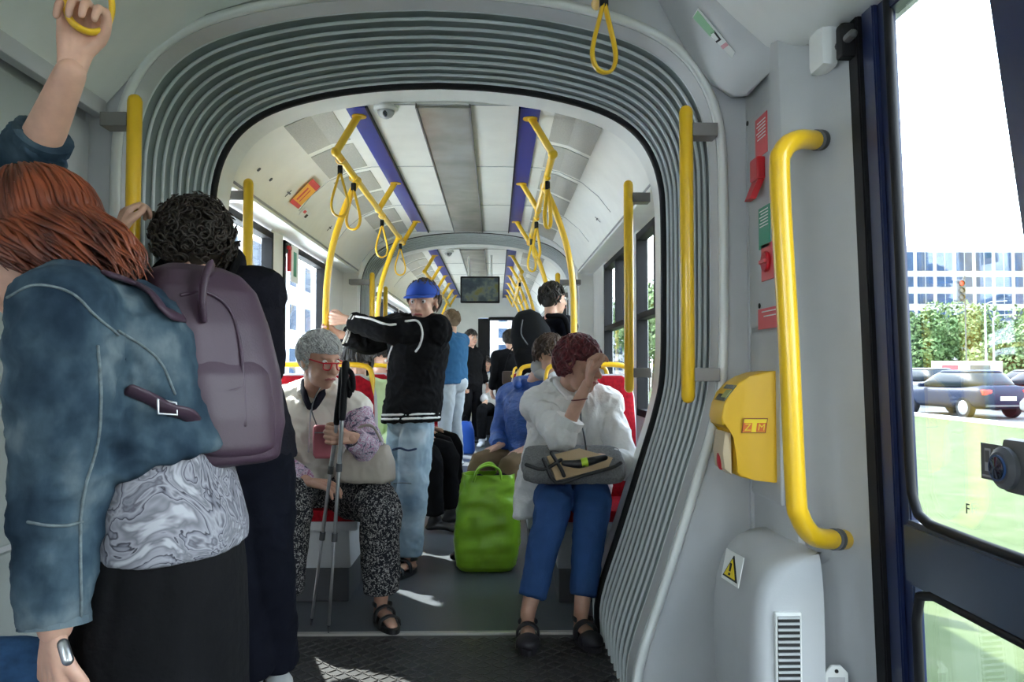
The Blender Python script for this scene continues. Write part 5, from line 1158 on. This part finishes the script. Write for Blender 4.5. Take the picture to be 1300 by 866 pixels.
# trekking poles
for (a, b_, c, lb) in ((P(436, 470, 3.30), P(428, 575, 3.28), P(395, 780, 3.46), 'trekking pole leaning left, tip by the plinth'), (P(439, 462, 3.28), P(431, 575, 3.26), P(417, 801, 3.36), 'trekking pole standing upright, tip on the threshold strip')):
    c = V((c.x, c.y, .008)); t = thing('trekking_pole', lb, 'trekking pole', c); dvec = (a - c); L_ = dvec.length; dvec.normalize()
    def at_(k): return dvec * (L_ * k)
    MB().tube([at_(0), at_(.03)], [.003, .006], 10).build('tip', M['dgrey'], t); MB().tube([at_(.03), at_(.36)], .0065, 12).build('lower_shaft', M['steel'], t, smooth=True); MB().tube([at_(.36), at_(.62)], .008, 12).build('middle_shaft', M['steel'], t, smooth=True)
    MB().tube([at_(.62), at_(.84)], .0095, 12).build('upper_shaft', M['steel'], t, smooth=True)
    for k in (.36, .62): MB().tube([at_(k - .018), at_(k + .012)], .0125, 12, cap='flat').build('clamp', M['dgrey'], t, auto=True)
    MB().tube([at_(.80), at_(.84), at_(.92), at_(.98), at_(1.0)], [.014, .016, .0145, .018, .016], 14, sm=3).build('grip', M['black'], t, smooth=True)
    MB().tube([at_(.985), at_(.985) + V((.03, -.01, -.03)), at_(.93) + V((.035, -.01, -.03)), at_(.95)], .006, 8, sm=4, asp=2).build('wrist_strap', M['black'], t, smooth=True)

# ------------------------------------------------------------------ 4 woman in white blouse
fg = Fig(P(722, 615, 3.86), P(722, 490, 3.72), [P(684, 514, 3.70), P(768, 514, 3.74)], [P(712, 556, 3.45), P(796, 590, 3.62)], [P(746, 486, 3.40), P(760, 582, 3.40)],
         [P(700, 625, 3.82), P(745, 625, 3.84)], [P(703, 640, 3.42), P(752, 640, 3.42)], [P(670, 770, 3.28), P(738, 765, 3.30)], [P(667, 812, 3.12), P(744, 812, 3.14)], w=1.05, depth=1.1, front=(0, -1, 0))
for q in fg.an: q.z = .11
for i in (0, 1): fg.toe[i] = V((fg.an[i].x + (-.005, .03)[i], fg.an[i].y - .15, .03))
hd = Head(P(736, 465, 3.60), (.72, -.66, -.15), (0, 0, 1), 1.04)
wom = fg.body('seated woman in white blouse and blue trousers raising a hand beside her face', SKIN2, hd,
    hands=[(P(748, 482, 3.39), (.12, -.05, 1), (.9, .2, .1), 1.0, -1, 1.0), (fg.wr[1], (-.95, -.15, -.12), (0, .15, -1), .55, -1)], voxel=.006)
hd.parts(wom, BROWNH)
redh = ramp_mat('dark red hair', 'noise', 50, [(.3, (.045, .005, .008)), (.7, (.16, .012, .018))], .45, bump=.1)
hd.hair('hair', redh, wom, 520, .085, .009, .0075, .56, seed=9, low=-.03, wob=.3)
b = MB(); fg.torso(b, .030, belly=.03, lo=-.2, hem=.10); fg.arm(b, 0, r=(.052, .056, .058, .052, .050), g=.006, end=.30, cap='flat'); fg.arm(b, 1, r=(.052, .056, .054, .050, .044), g=.008, end=.66, cap='flat')
b.tube([fg.sh[0], fg.neck, fg.sh[1]], [.070, .062, .070], 14, sm=3)
b.loft([(P(668, 618, 3.62), V((.05, 0, 0)), V((0, .06, 0))), (P(668, 655, 3.58), V((.055, 0, 0)), V((0, .05, 0))), (P(672, 560, 3.66), V((.04, 0, 0)), V((0, .08, 0)))][::-1] if False else [(P(690, 545, 3.70), V((.06, 0, 0)), V((0, .09, 0))), (P(676, 610, 3.62), V((.07, 0, 0)), V((0, .07, 0))), (P(666, 655, 3.56), V((.055, 0, .01)), V((0, .04, 0)))], 20, 2.4)
bl = b.blob('white_blouse', whitec, wom, .0065, 4, wr=.011, wf=11, st=(1, 1, .6), seed=11)
MB().tube([fg.neck + V((-.01, -.10, -.05)), fg.neck + V((-.055, -.05, .01)), fg.neck + V((-.065, .03, .045)), fg.neck + V((0, .062, .055)), fg.neck + V((.06, .03, .045)), fg.neck + V((.055, -.05, .0)), fg.neck + V((.03, -.11, -.07))], .016, 12, sm=5, asp=1.7, ref=(0, 0, 1)).build('collar', whitec, bl, smooth=True)
MB().tube([lerp(fg.el[0], fg.wr[0], .22), lerp(fg.el[0], fg.wr[0], .36)], [.064, .066], 18, cap='flat').build('rolled_cuff', whitec, bl, smooth=False)
b = MB()
for i in (0, 1): fg.leg(b, i, r=(.098, .090, .070, .060, .048), g=.008, end=.86, cap='flat')
b.ell(lerp(fg.hip[0], fg.hip[1], .5), (.19, .15, .12)); b.blob('blue_trousers', bluepants, wom, .007, 4, wr=.006, wf=7, seed=12)
for i in (0, 1): sandal(fg, i, wom, mat('dark sandal leather', (.018, .016, .022), .5), closed=True)
MB().tube([fg.wr[0].lerp(fg.el[0], .30) + V((.034 * cos(a), .034 * sin(a), .004 * cos(a))) for a in [2 * pi * k / 18 for k in range(19)]], .003, 6).build('bracelet', mat('dark red cord', (.12, .01, .01), .5), wom, smooth=True)
MB().tube([fg.neck + V((.05, -.09, -.02)), fg.neck + V((.04, -.16, -.14)), P(742, 555, 3.42), P(745, 580, 3.40)], .004, 8, sm=4).build('cord', blackl, wom, smooth=True)
tb_ = thing('tote_bag', 'tan and grey tote bag with black trim on the lap of the woman', 'bag', P(728, 597, 3.42)); o = V(tb_.location)
a0 = V((.225, -.01, -.0)); c0 = V((0, -.10, -.075)).normalized()
b = MB(); b.loft([(V((0, .02, .02)) + c0 * z, a0 * k, c0.cross(V((1, 0, 0))) * t_k) for z, k, t_k in ((-.10, .80, .02), (-.09, .92, .035), (0, 1.0, .045), (.07, .96, .042), (.095, .84, .02))], 30, 4)
b.blob('bag_body', mat('grey woven cloth', (.20, .20, .20), .9, var=.25, vscale=150), tb_, .006, 3, wr=.004)
nn = V((0, -.6, .8))
def tq(px, py, lift=.0):
    return P(px, py, 3.42 - lift) - o
MB().prism([tq(694, 580, .10), tq(735, 570, .05), tq(778, 582, .08), tq(772, 594, .13), tq(706, 611, .15)], V((0, -.006, .004)), .002).build('tan_panel', mat('tan leather', (.52, .36, .20), .6), tb_)
for pts in ([(690, 583), (706, 613), (740, 604), (776, 594), (788, 588)], [(668, 590), (690, 596), (712, 584)], [(700, 575), (712, 595), (716, 604)]):
    MB().tube([tq(px, py, .16) for px, py in pts], .008, 8, sm=3).build('trim', blackl, tb_, smooth=True)
ph_ = thing('folded_umbrella', 'black folded umbrella with lime green band held on the tote bag', 'umbrella', P(738, 588, 3.22)); MB().tube([(-.07, .0, .0), (-.01, 0, -.004), (.04, .0, .008), (.10, .02, .02)], [.012, .018, .017, .012], 12, sm=3).build('cover', blackl, ph_, smooth=True); MB().tube([(.0, -.0, .0), (.026, 0, .005)], .0195, 14, cap='flat').build('lime_band', mat('lime plastic', (.45, .65, .03), .4), ph_, auto=True)

# ------------------------------------------------------------------ 5 boy with the blue cap
fg = Fig(P(522, 528, 4.35), P(532, 412, 4.27), [P(503, 418, 4.42), P(552, 420, 4.20)], [P(468, 436, 4.36), P(494, 420, 4.10)], [P(434, 425, 4.30), P(444, 408, 4.20)],
         [P(512, 535, 4.42), P(530, 535, 4.30)], [P(510, 620, 4.40), P(524, 620, 4.28)], [P(510, 700, 4.46), P(520, 700, 4.34)], [P(500, 715, 4.4), P(510, 720, 4.3)], w=.86, depth=.95, front=(-.7, -.6, 0))
for i in (0, 1): fg.an[i].z = .09; fg.toe[i] = V((fg.an[i].x - .07, fg.an[i].y - .14, .03))
hd = Head(P(537, 385, 4.22), (-.25, -1, -.12), (0, 0, 1), .97)
boy = fg.body('boy in blue cap and black striped jacket holding the curved pole with both hands', SKIN, hd,
    hands=[(P(432, 425, 4.30), (-.95, -.1, .15), (.1, -.9, 0), 1.1, 1, .92), (P(440, 406, 4.21), (-1, .15, .1), (-.15, 1, 0), 1.1, -1, .95)], voxel=.006)
hd.parts(boy, BROWNH); hd.hair('hair', BROWNH, boy, 160, .05, .004, .008, .5, seed=3)
capm = mat('royal blue cap', (.015, .07, .42), .8, bump=.2, bscale=200)
b = MB(); rr = []
for t in (0.02, .35, .7, 1.0, 1.25, 1.5, 1.62): rr.append([hd.p(.092 * sin(t) * cos(a), -.012 + .112 * sin(t) * sin(a), .048 + .086 * cos(t)) for a in [2 * pi * q / 28 for q in range(28)]])
cp = b.grid(rr).build('cap', capm, boy, smooth=True)
b = MB(); top = []; 
for q in range(13):
    a = radians(20 + 140 * q / 12); top.append((cos(a), sin(a)))
b.grid([[hd.p(.088 * c, -.012 + .104 * s_, .048), hd.p(.090 * c, .02 + .15 * s_, .036 + .004 * abs(s_)), hd.p(.090 * c, .02 + .15 * s_, .031), hd.p(.088 * c, -.012 + .10 * s_, .040)] for c, s_ in top]).build('peak', capm, cp, smooth=True)
MB().ell(hd.p(0, -.012, .135), .007).build('top_stud', capm, cp)
b = MB(); fg.torso(b, .034, lo=-.1, hem=.03)
for i in (0, 1): fg.arm(b, i, r=(.062, .062, .055, .048, .040), g=.008, end=.93, cap='flat')
b.tube([fg.sh[0], fg.neck, fg.sh[1]], [.062, .060, .062], 14, sm=3)
_bv.clear(); bj = b.blob('black_jacket', blackc, boy, .006, 5, wr=.009, wf=11, seed=21)
wst = mat('white stripe', (.80, .80, .78), .8)
seam('white_stripe', bj, [(452, 402), (470, 405), (490, 412), (502, 412)], .006, wst, bj, asp=1.0)
seam('white_stripe', bj, [(515, 408), (530, 408), (536, 422), (533, 438), (528, 446)], .006, wst, bj)
seam('white_stripe', bj, [(498, 440), (493, 455), (488, 468)], .006, wst, bj)
for i in (0, 1):
    dv = (fg.wr[i] - fg.el[i]).normalized()
    for k in (.82, .90):
        c = lerp(fg.el[i], fg.wr[i], k); MB().tube([c - dv * .004, c + dv * .004], .0515, 20, cap='flat').build('white_stripe', wst, bj, auto=True)
for dz in (.018, .040):
    c = fg.pel + V((0, 0, -.03 + dz)); sx2, sy2 = fg.hlat * .178, fg.hlat.cross(V((0, 0, 1))) * .150
    MB().tube([c + sx2 * cos(a) + sy2 * sin(a) for a in [2 * pi * k / 32 for k in range(33)]], .0065, 8).build('hem_stripe', wst, bj, smooth=True)
b = MB()
for i in (0, 1): fg.leg(b, i, r=(.088, .088, .080, .074, .066), g=.0, end=.95, cap='flat')
b.ell(lerp(fg.hip[0], fg.hip[1], .5) + V((0, 0, .03)), (.135, .13, .12)); _bv.clear(); bjn = b.blob('ripped_jeans', jeans, boy, .0065, 4, wr=.008, wf=8, seed=22)
dkb = mat('dark rip', (.04, .06, .11), .9)
seam('rip', bjn, [(499, 571), (508, 569), (518, 572), (528, 570)], .006, dkb, bjn); seam('rip', bjn, [(500, 614), (512, 613), (522, 614)], .003, denim_seam, bjn); seam('rip', bjn, [(534, 522), (542, 530), (546, 528)], .008, dkb, bjn)
for i in (0, 1):
    so = sandal(fg, i, boy, blackl); 
lw_ = thing('backpack', 'dark slim bag hanging at the back of the boy', 'bag', P(548, 460, 4.5)) if False else None

# ------------------------------------------------------------------ generic passengers
def seated(label, hip, face, headc, headf, top, bottom, shoe, skin, hair, lift=0.0, w=1.0, knee_up=0.0, arms='lap', hl=.05, rfun=None, group=None, leg_f=.45, voxel=.009, lean=0.0, wrt=.62):
    hip = V(hip); f_ = V(face).normalized(); l = V((0, 0, 1)).cross(f_)   # l points to the sitter's left
    neck = hip + V((0, 0, .50)) + f_ * lean; sh = [neck + l * .19 * w - V((0, 0, .06)), neck - l * .19 * w - V((0, 0, .06))]
    hips = [hip + l * .09, hip - l * .09]; kn = [q + f_ * leg_f + l * (.05 if i == 0 else -.05) + V((0, 0, knee_up)) for i, q in enumerate(hips)]
    an = [V((k.x, k.y, .09)) + f_ * .04 for k in kn]; toe = [a + f_ * .15 - V((0, 0, .06)) for a in an]
    el = [s_ - V((0, 0, .25)) + f_ * .06 + l * (.03 if i == 0 else -.03) for i, s_ in enumerate(sh)]; wr = [lerp(hips[i], kn[i], wrt) + V((0, 0, .12)) for i in (0, 1)]
    F = Fig(hip + V((0, 0, .02)), neck, sh, el, wr, hips, kn, an, toe, w=w, front=f_)
    H = Head(headc if headc is not None else neck + V((0, 0, .16)) + f_ * .02, headf, (0, 0, 1), 1.0)
    P_ = F.body(label, skin, H, hands=[(wr[0], f_ + V((0, 0, -.3)), (0, 0, -1), .45, 1), (wr[1], f_ + V((0, 0, -.3)), (0, 0, -1), .45, -1)], voxel=voxel, group=group)
    H.parts(P_, BROWNH)
    H.hair('hair', hair, P_, 200, hl, .008, .010, .58, seed=len(label))
    dress(F, P_, top, bottom, shoe, voxel, len(label)); return P_, F, H
def dress(F, P_, top, bottom, shoe, voxel, seed, g=.026):
    b = MB(); F.torso(b, g + .004, lo=-.08)
    for i in (0, 1): F.arm(b, i, g=g - .006, end=.92, cap='flat')
    b.tube([F.sh[0], F.neck, F.sh[1]], [.064, .062, .064], 12, sm=2)
    b.blob(top[0], top[1], P_, voxel, 4, wr=.009, wf=7, seed=seed)
    b = MB()
    for i in (0, 1): F.leg(b, i, g=.016, end=.93, cap='flat', last=.06)
    b.ell(lerp(F.hip[0], F.hip[1], .5), (.17 * F.w, .14, .12)); b.blob(bottom[0], bottom[1], P_, voxel, 4, wr=.007, wf=6, seed=seed + 1)
    for i in (0, 1):
        b = MB(); F.foot(b, i, .010); b.blob('shoe', shoe, P_, voxel * .9, 3)
def standing(label, base, face, h, top, bottom, shoe, skin, hair, headf=None, arms=None, w=1.0, hl=.04, voxel=.010, group=None, nhair=160):
    base = V(base); f_ = V(face).normalized(); l = V((0, 0, 1)).cross(f_); k = h / 1.75
    pel = base + V((0, 0, .92 * k)); neck = base + V((0, 0, 1.45 * k)) + f_ * .01; sh = [neck + l * .19 * w * k - V((0, 0, .05)), neck - l * .19 * w * k - V((0, 0, .05))]
    hips = [pel + l * .09, pel - l * .09]; kn = [base + l * .10 * s_ + V((0, 0, .48 * k)) + f_ * .03 for s_ in (1, -1)]; an = [base + l * .11 * s_ + V((0, 0, .09)) - f_ * .01 for s_ in (1, -1)]; toe = [a + f_ * .16 - V((0, 0, .06)) for a in an]
    el = [s_ - V((0, 0, .27 * k)) + l * (.04 if i == 0 else -.04) - f_ * .01 for i, s_ in enumerate(sh)]; wr = [e - V((0, 0, .20 * k)) + f_ * .12 for e in el]
    if arms:
        for i, q in arms.items(): 
            if q: el[i] = sh[i] + f_ * q[0] + V((0, 0, q[1])) + l * q[4] if len(q) > 4 else sh[i] + f_ * q[0] + V((0, 0, q[1])); wr[i] = sh[i] + f_ * q[2] + V((0, 0, q[3]))
    F = Fig(pel, neck, sh, el, wr, hips, kn, an, toe, w=w, front=f_); H = Head(neck + V((0, 0, .17)) + f_ * .02, headf or face, (0, 0, 1), 1.0)
    hh = [(wr[i], (wr[i] - el[i]), -l if i == 0 else l, .6, 1 if i == 0 else -1) for i in (0, 1)]
    P_ = F.body(label, skin, H, hands=hh, voxel=voxel, group=group); H.parts(P_, BROWNH); H.hair('hair', hair, P_, nhair, hl, .005, .010, .55, seed=len(label) + 3)
    dress(F, P_, top, bottom, shoe, voxel, len(label)); return P_, F, H
blackshoe = mat('black shoe', (.015, .015, .016), .5); whiteshoe = mat('white shoe', (.7, .7, .7), .6); darkh = mat('dark hair', (.02, .015, .012), .5, var=.3)
limec = mat('pale lime cloth', (.55, .68, .38), .9); tanc = mat('khaki cloth', (.17, .12, .07), .9, var=.1); bluej = mat('blue quilted jacket', (.022, .085, .34), .5, var=.2, bump=.8, bscale=30, stretch=(1, 1, 2.5))
sweat = mat('blue sweater', (.035, .12, .25), .9, var=.1); lightj = mat('pale grey jeans', (.45, .50, .54), .9, var=.1)
# seated behind the lady
seated('seated passenger in pale lime top and dark glasses behind the grey haired lady', (P(455, 560, 4.80).x, 4.82, .52), (.1, -1, 0), P(452, 466, 4.62), (.2, -1, -.1), ('lime_top', limec), ('trousers', tanc), blackshoe, SKIN, darkh, hl=.10)
q = bpy.data.objects
# dark trousered passengers behind the boy, facing the aisle
s1, F1, H1 = seated('passenger in black behind the boy with a hand on the lap and ballet flats', (-.86, 5.72, .52), (1, -.35, 0), None, (.8, -.5, -.2), ('black_top', blackc), ('black_trousers', blackc), blackshoe, SKIN, darkh, leg_f=.48)
s2, F2, H2 = seated('passenger in dark clothes seated farther back on the left, black shoes in the aisle', (-.80, 6.35, .52), (1, -.15, 0), None, (1, -.3, 0), ('dark_top', navyc), ('dark_trousers', blackc), blackshoe, SKIN, darkh, leg_f=.42)
# man in the blue jacket
s3, F3, H3 = seated('seated man in blue quilted jacket and khaki trousers beside the green shopping bag', (P(680, 560, 4.80).x, 4.80, .50), (-.72, -.55, 0), P(699, 454, 4.66), (.5, -.55, -.35), ('blue_jacket', bluej), ('khaki_trousers', tanc), blackshoe, SKIN, BROWNH, knee_up=.05, leg_f=.30, w=1.15, lean=.03)
b = MB(); b.ell(P(683, 466, 4.70), (.045, .06, .05)); b.ell(P(690, 474, 4.68), (.06, .06, .04)); b.build('grey_hood', mat('grey fleece', (.42, .42, .40), .95), s3, smooth=True)
MB().tube([F3.neck + V((-.09, -.06, .02)), F3.neck + V((-.08, .06, .05)), F3.neck + V((.05, .09, .05)), F3.neck + V((.10, 0, .04)), F3.neck + V((.05, -.08, .0))], .025, 12, sm=5).build('jacket_collar', bluej, s3, smooth=True)
# standing people down the aisle
pb = P(574, 588, 9.0); m1, FM, HM = standing('man in blue sweater and pale jeans standing in the aisle, seen from behind', (pb.x, 9.0, 0), (-.8, .5, 0), 1.80, ('blue_sweater', sweat), ('pale_jeans', lightj), whiteshoe, SKIN, mat('short fair hair', (.22, .15, .09), .6), hl=.02, w=1.08, arms={0: (.10, -.26, .32, -.16), 1: (.10, -.26, .32, -.16)})
pb = P(597, 540, 11.6); standing('person in black standing by the cab wall behind the man in blue sweater', (pb.x, 11.6, 0), (.6, -.8, 0), 1.68, ('black_top', blackc), ('black_trousers', blackc), blackshoe, SKIN, darkh)
pb = P(648, 540, 10.2); wv, FW, HW = standing('dark haired person in long black clothes standing with back turned in the aisle', (pb.x, 10.2, 0), (-.3, 1, 0), 1.60, ('black_top', blackc), ('long_black_skirt', blackc), blackshoe, SKIN, darkh, hl=.14)
b = MB(); b.loft([(FW.pel + V((0, 0, .1)), V((.14, 0, 0)), V((0, .12, 0))), (FW.pel, V((.18, 0, 0)), V((0, .15, 0))), (FW.pel - V((0, 0, .75)), V((.23, 0, 0)), V((0, .2, 0)))], 24); b.build('skirt', blackc, wv, smooth=True)
pb = P(700, 600, 5.9); mk, FK, HK = standing('tall dark dressed person behind the yellow poles wearing a big black backpack', (pb.x, 5.95, 0), (.85, .5, 0), 1.78, ('dark_jacket', navyc), ('dark_trousers', blackc), blackshoe, SKIN, darkh)
s5, F5, H5 = seated('small seated person in white shirt far down the aisle', (P(632, 505, 11.6).x, 11.7, .52), (-.2, -1, 0), None, (-.3, -1, -.3), ('white_shirt', whitec), ('dark_trousers', blackc), whiteshoe, SKIN, darkh)
s6, F6, H6 = seated('seated person in dark blue beside the cab door at the far end', (P(617, 505, 12.6).x, 12.75, .52), (.2, -1, 0), None, (0, -1, 0), ('blue_top', sweat), ('dark_trousers', blackc), whiteshoe, SKIN, darkh)
kb = thing('backpack', 'big black backpack worn by the tall person behind the yellow poles', 'backpack', P(679, 446, 5.62)); kb.scale = (1.2, 1.2, 1.15)
R_ = Matrix.Rotation(radians(-14), 3, 'Y')
b = MB(); b.loft([(R_ @ V((0, 0, z)), R_ @ V((a, 0, 0)), V((0, d_, 0))) for z, a, d_ in ((-.27, .07, .10), (-.24, .11, .14), (-.05, .13, .16), (.12, .12, .15), (.22, .085, .12), (.26, .04, .06))], 32, 3); b.build('main_body', mat('black nylon', (.010, .0105, .012), .85, var=.2), kb, smooth=True)
b = MB(); b.loft([(R_ @ V((-.05, -.11, z)), R_ @ V((a, 0, 0)), V((0, d_, 0))) for z, a, d_ in ((-.20, .06, .04), (-.17, .08, .06), (.0, .08, .06), (.04, .05, .03))], 24, 3); b.build('front_pocket', blackc, kb, smooth=True)
MB().tube([R_ @ V(q_) for q_ in ((-.04, -.155, .05), (-.06, -.16, .12), (-.03, -.13, .2))], .004, 6, sm=3).build('zip', M['dgrey'], kb); MB().tube([V((.08, 0, .22)), V((.18, -.02, .2)), V((.20, -.02, .0)), V((.10, 0, -.2))], .018, 8, sm=4).build('shoulder_strap', blackc, kb, smooth=True)
tg = thing('travel_bag', 'bright blue bag on the floor behind the man in pale jeans', 'bag', (P(590, 550, 10.3).x, 10.4, 0)); b = MB(); b.loft([(V((0, 0, z)), V((a, 0, 0)), V((0, .1, 0))) for z, a in ((.0, .11), (.03, .13), (.3, .12), (.42, .08))], 24, 3.5); b.build('bag_body', mat('bright blue nylon', (.02, .12, .60), .5), tg, smooth=True); MB().tube([(-.05, 0, .41), (0, 0, .50), (.05, 0, .41)], .01, 8, sm=4).build('handle', blackc, tg, smooth=True)
sb = thing('shoulder_bag', 'small brown shoulder bag with pale clasp worn by the person in long black', 'bag', FW.pel + V((.02, -.20, .16))); MB().box((0, 0, 0), (.26, .09, .17), None, .03).build('bag_body', mat('dark brown leather', (.05, .03, .02), .5), sb, auto=True); MB().ell((0, -.05, .02), (.02, .01, .02)).build('clasp', M['warn'], sb)
MB().tube([(-.11, 0, .08), (-.05, -.01, .30), (.05, -.0, .45)], .008, 6, sm=3).build('bag_strap', blackc, sb)
# lower left: seated person whose knee shows
s7, F7, H7 = seated('person seated at the left edge, only a blue jeans knee in frame', (-1.20, 1.45, .50), (1, -.05, 0), None, (1, -.1, -.1), ('grey_top', hoodie), ('blue_jeans', mat('mid blue jeans', (.05, .12, .26), .9, var=.25, vscale=40)), blackshoe, SKIN, darkh, leg_f=.30, voxel=.009, w=.85, wrt=-.25)
# green shopping bag
gb = thing('shopping_bag', 'bright green crinkled shopping bag standing in the aisle', 'bag', (P(620, 700, 4.45).x, 4.45, 0))
gm = mat('green plastic', (.28, .56, .03), .32, var=.10, vscale=12); b = MB(); rr = []; ro = []
n = 56
for z, a, d_ in ((.002, .145, .10), (.03, .165, .13), (.15, .178, .14), (.30, .172, .13), (.42, .155, .115), (.50, .140, .10), (.53, .135, .095)):
    row = []
    for k in range(n):
        t = 2 * pi * k / n; f_ = (abs(cos(t)) ** 4 + abs(sin(t)) ** 4) ** -.25
        p = V((a * cos(t) * f_ - .02 * (.53 - z), d_ * sin(t) * f_, z)); row.append(p)
    rr.append(row)
fine = []
for i in range(len(rr) - 1):
    for q in range(7): fine.append([rr[i][k].lerp(rr[i + 1][k], q / 7) for k in range(n)])
fine.append(rr[-1]); 
fine2 = [[p + V((p.x, p.y, 0)).normalized() * ((1 - 2.4 * abs(noise.noise(V((p.x * 10, p.y * 10, p.z * 13))))) * .012 * min(1, p.z * 12) + .005 * noise.noise(p * 40)) for p in row] for row in fine]
inner = [[p * 1.0 - V((p.x, p.y, 0)).normalized() * .006 for p in row] for row in reversed(fine2[8:])]
b.grid(fine2 + inner).build('bag_body', gm, gb, smooth=True)
MB().tube([(-.08, -.10, .50), (-.06, -.11, .56), (0, -.10, .585), (.06, -.09, .56), (.07, -.09, .50)], .007, 8, sm=4, asp=2.2, ref=(1, 0, 0)).build('handle', gm, gb, smooth=True); MB().tube([(-.08, .09, .50), (-.05, .08, .555), (.02, .07, .575), (.07, .08, .50)], .007, 8, sm=4, asp=2.2, ref=(1, 0, 0)).build('handle', gm, gb, smooth=True)
b = MB()
for i in range(5): b.ell((random.uniform(-.07, .07), random.uniform(-.04, .04), .46 + random.uniform(-.02, .03)), (.06, .05, .05))
ct = b.blob('dark_cloth', blackc, None, .008, 3, wr=.008, wf=12); ct.location = gb.location; tag(ct, 'dark cloth bundled inside the top of the green shopping bag', 'clothes')
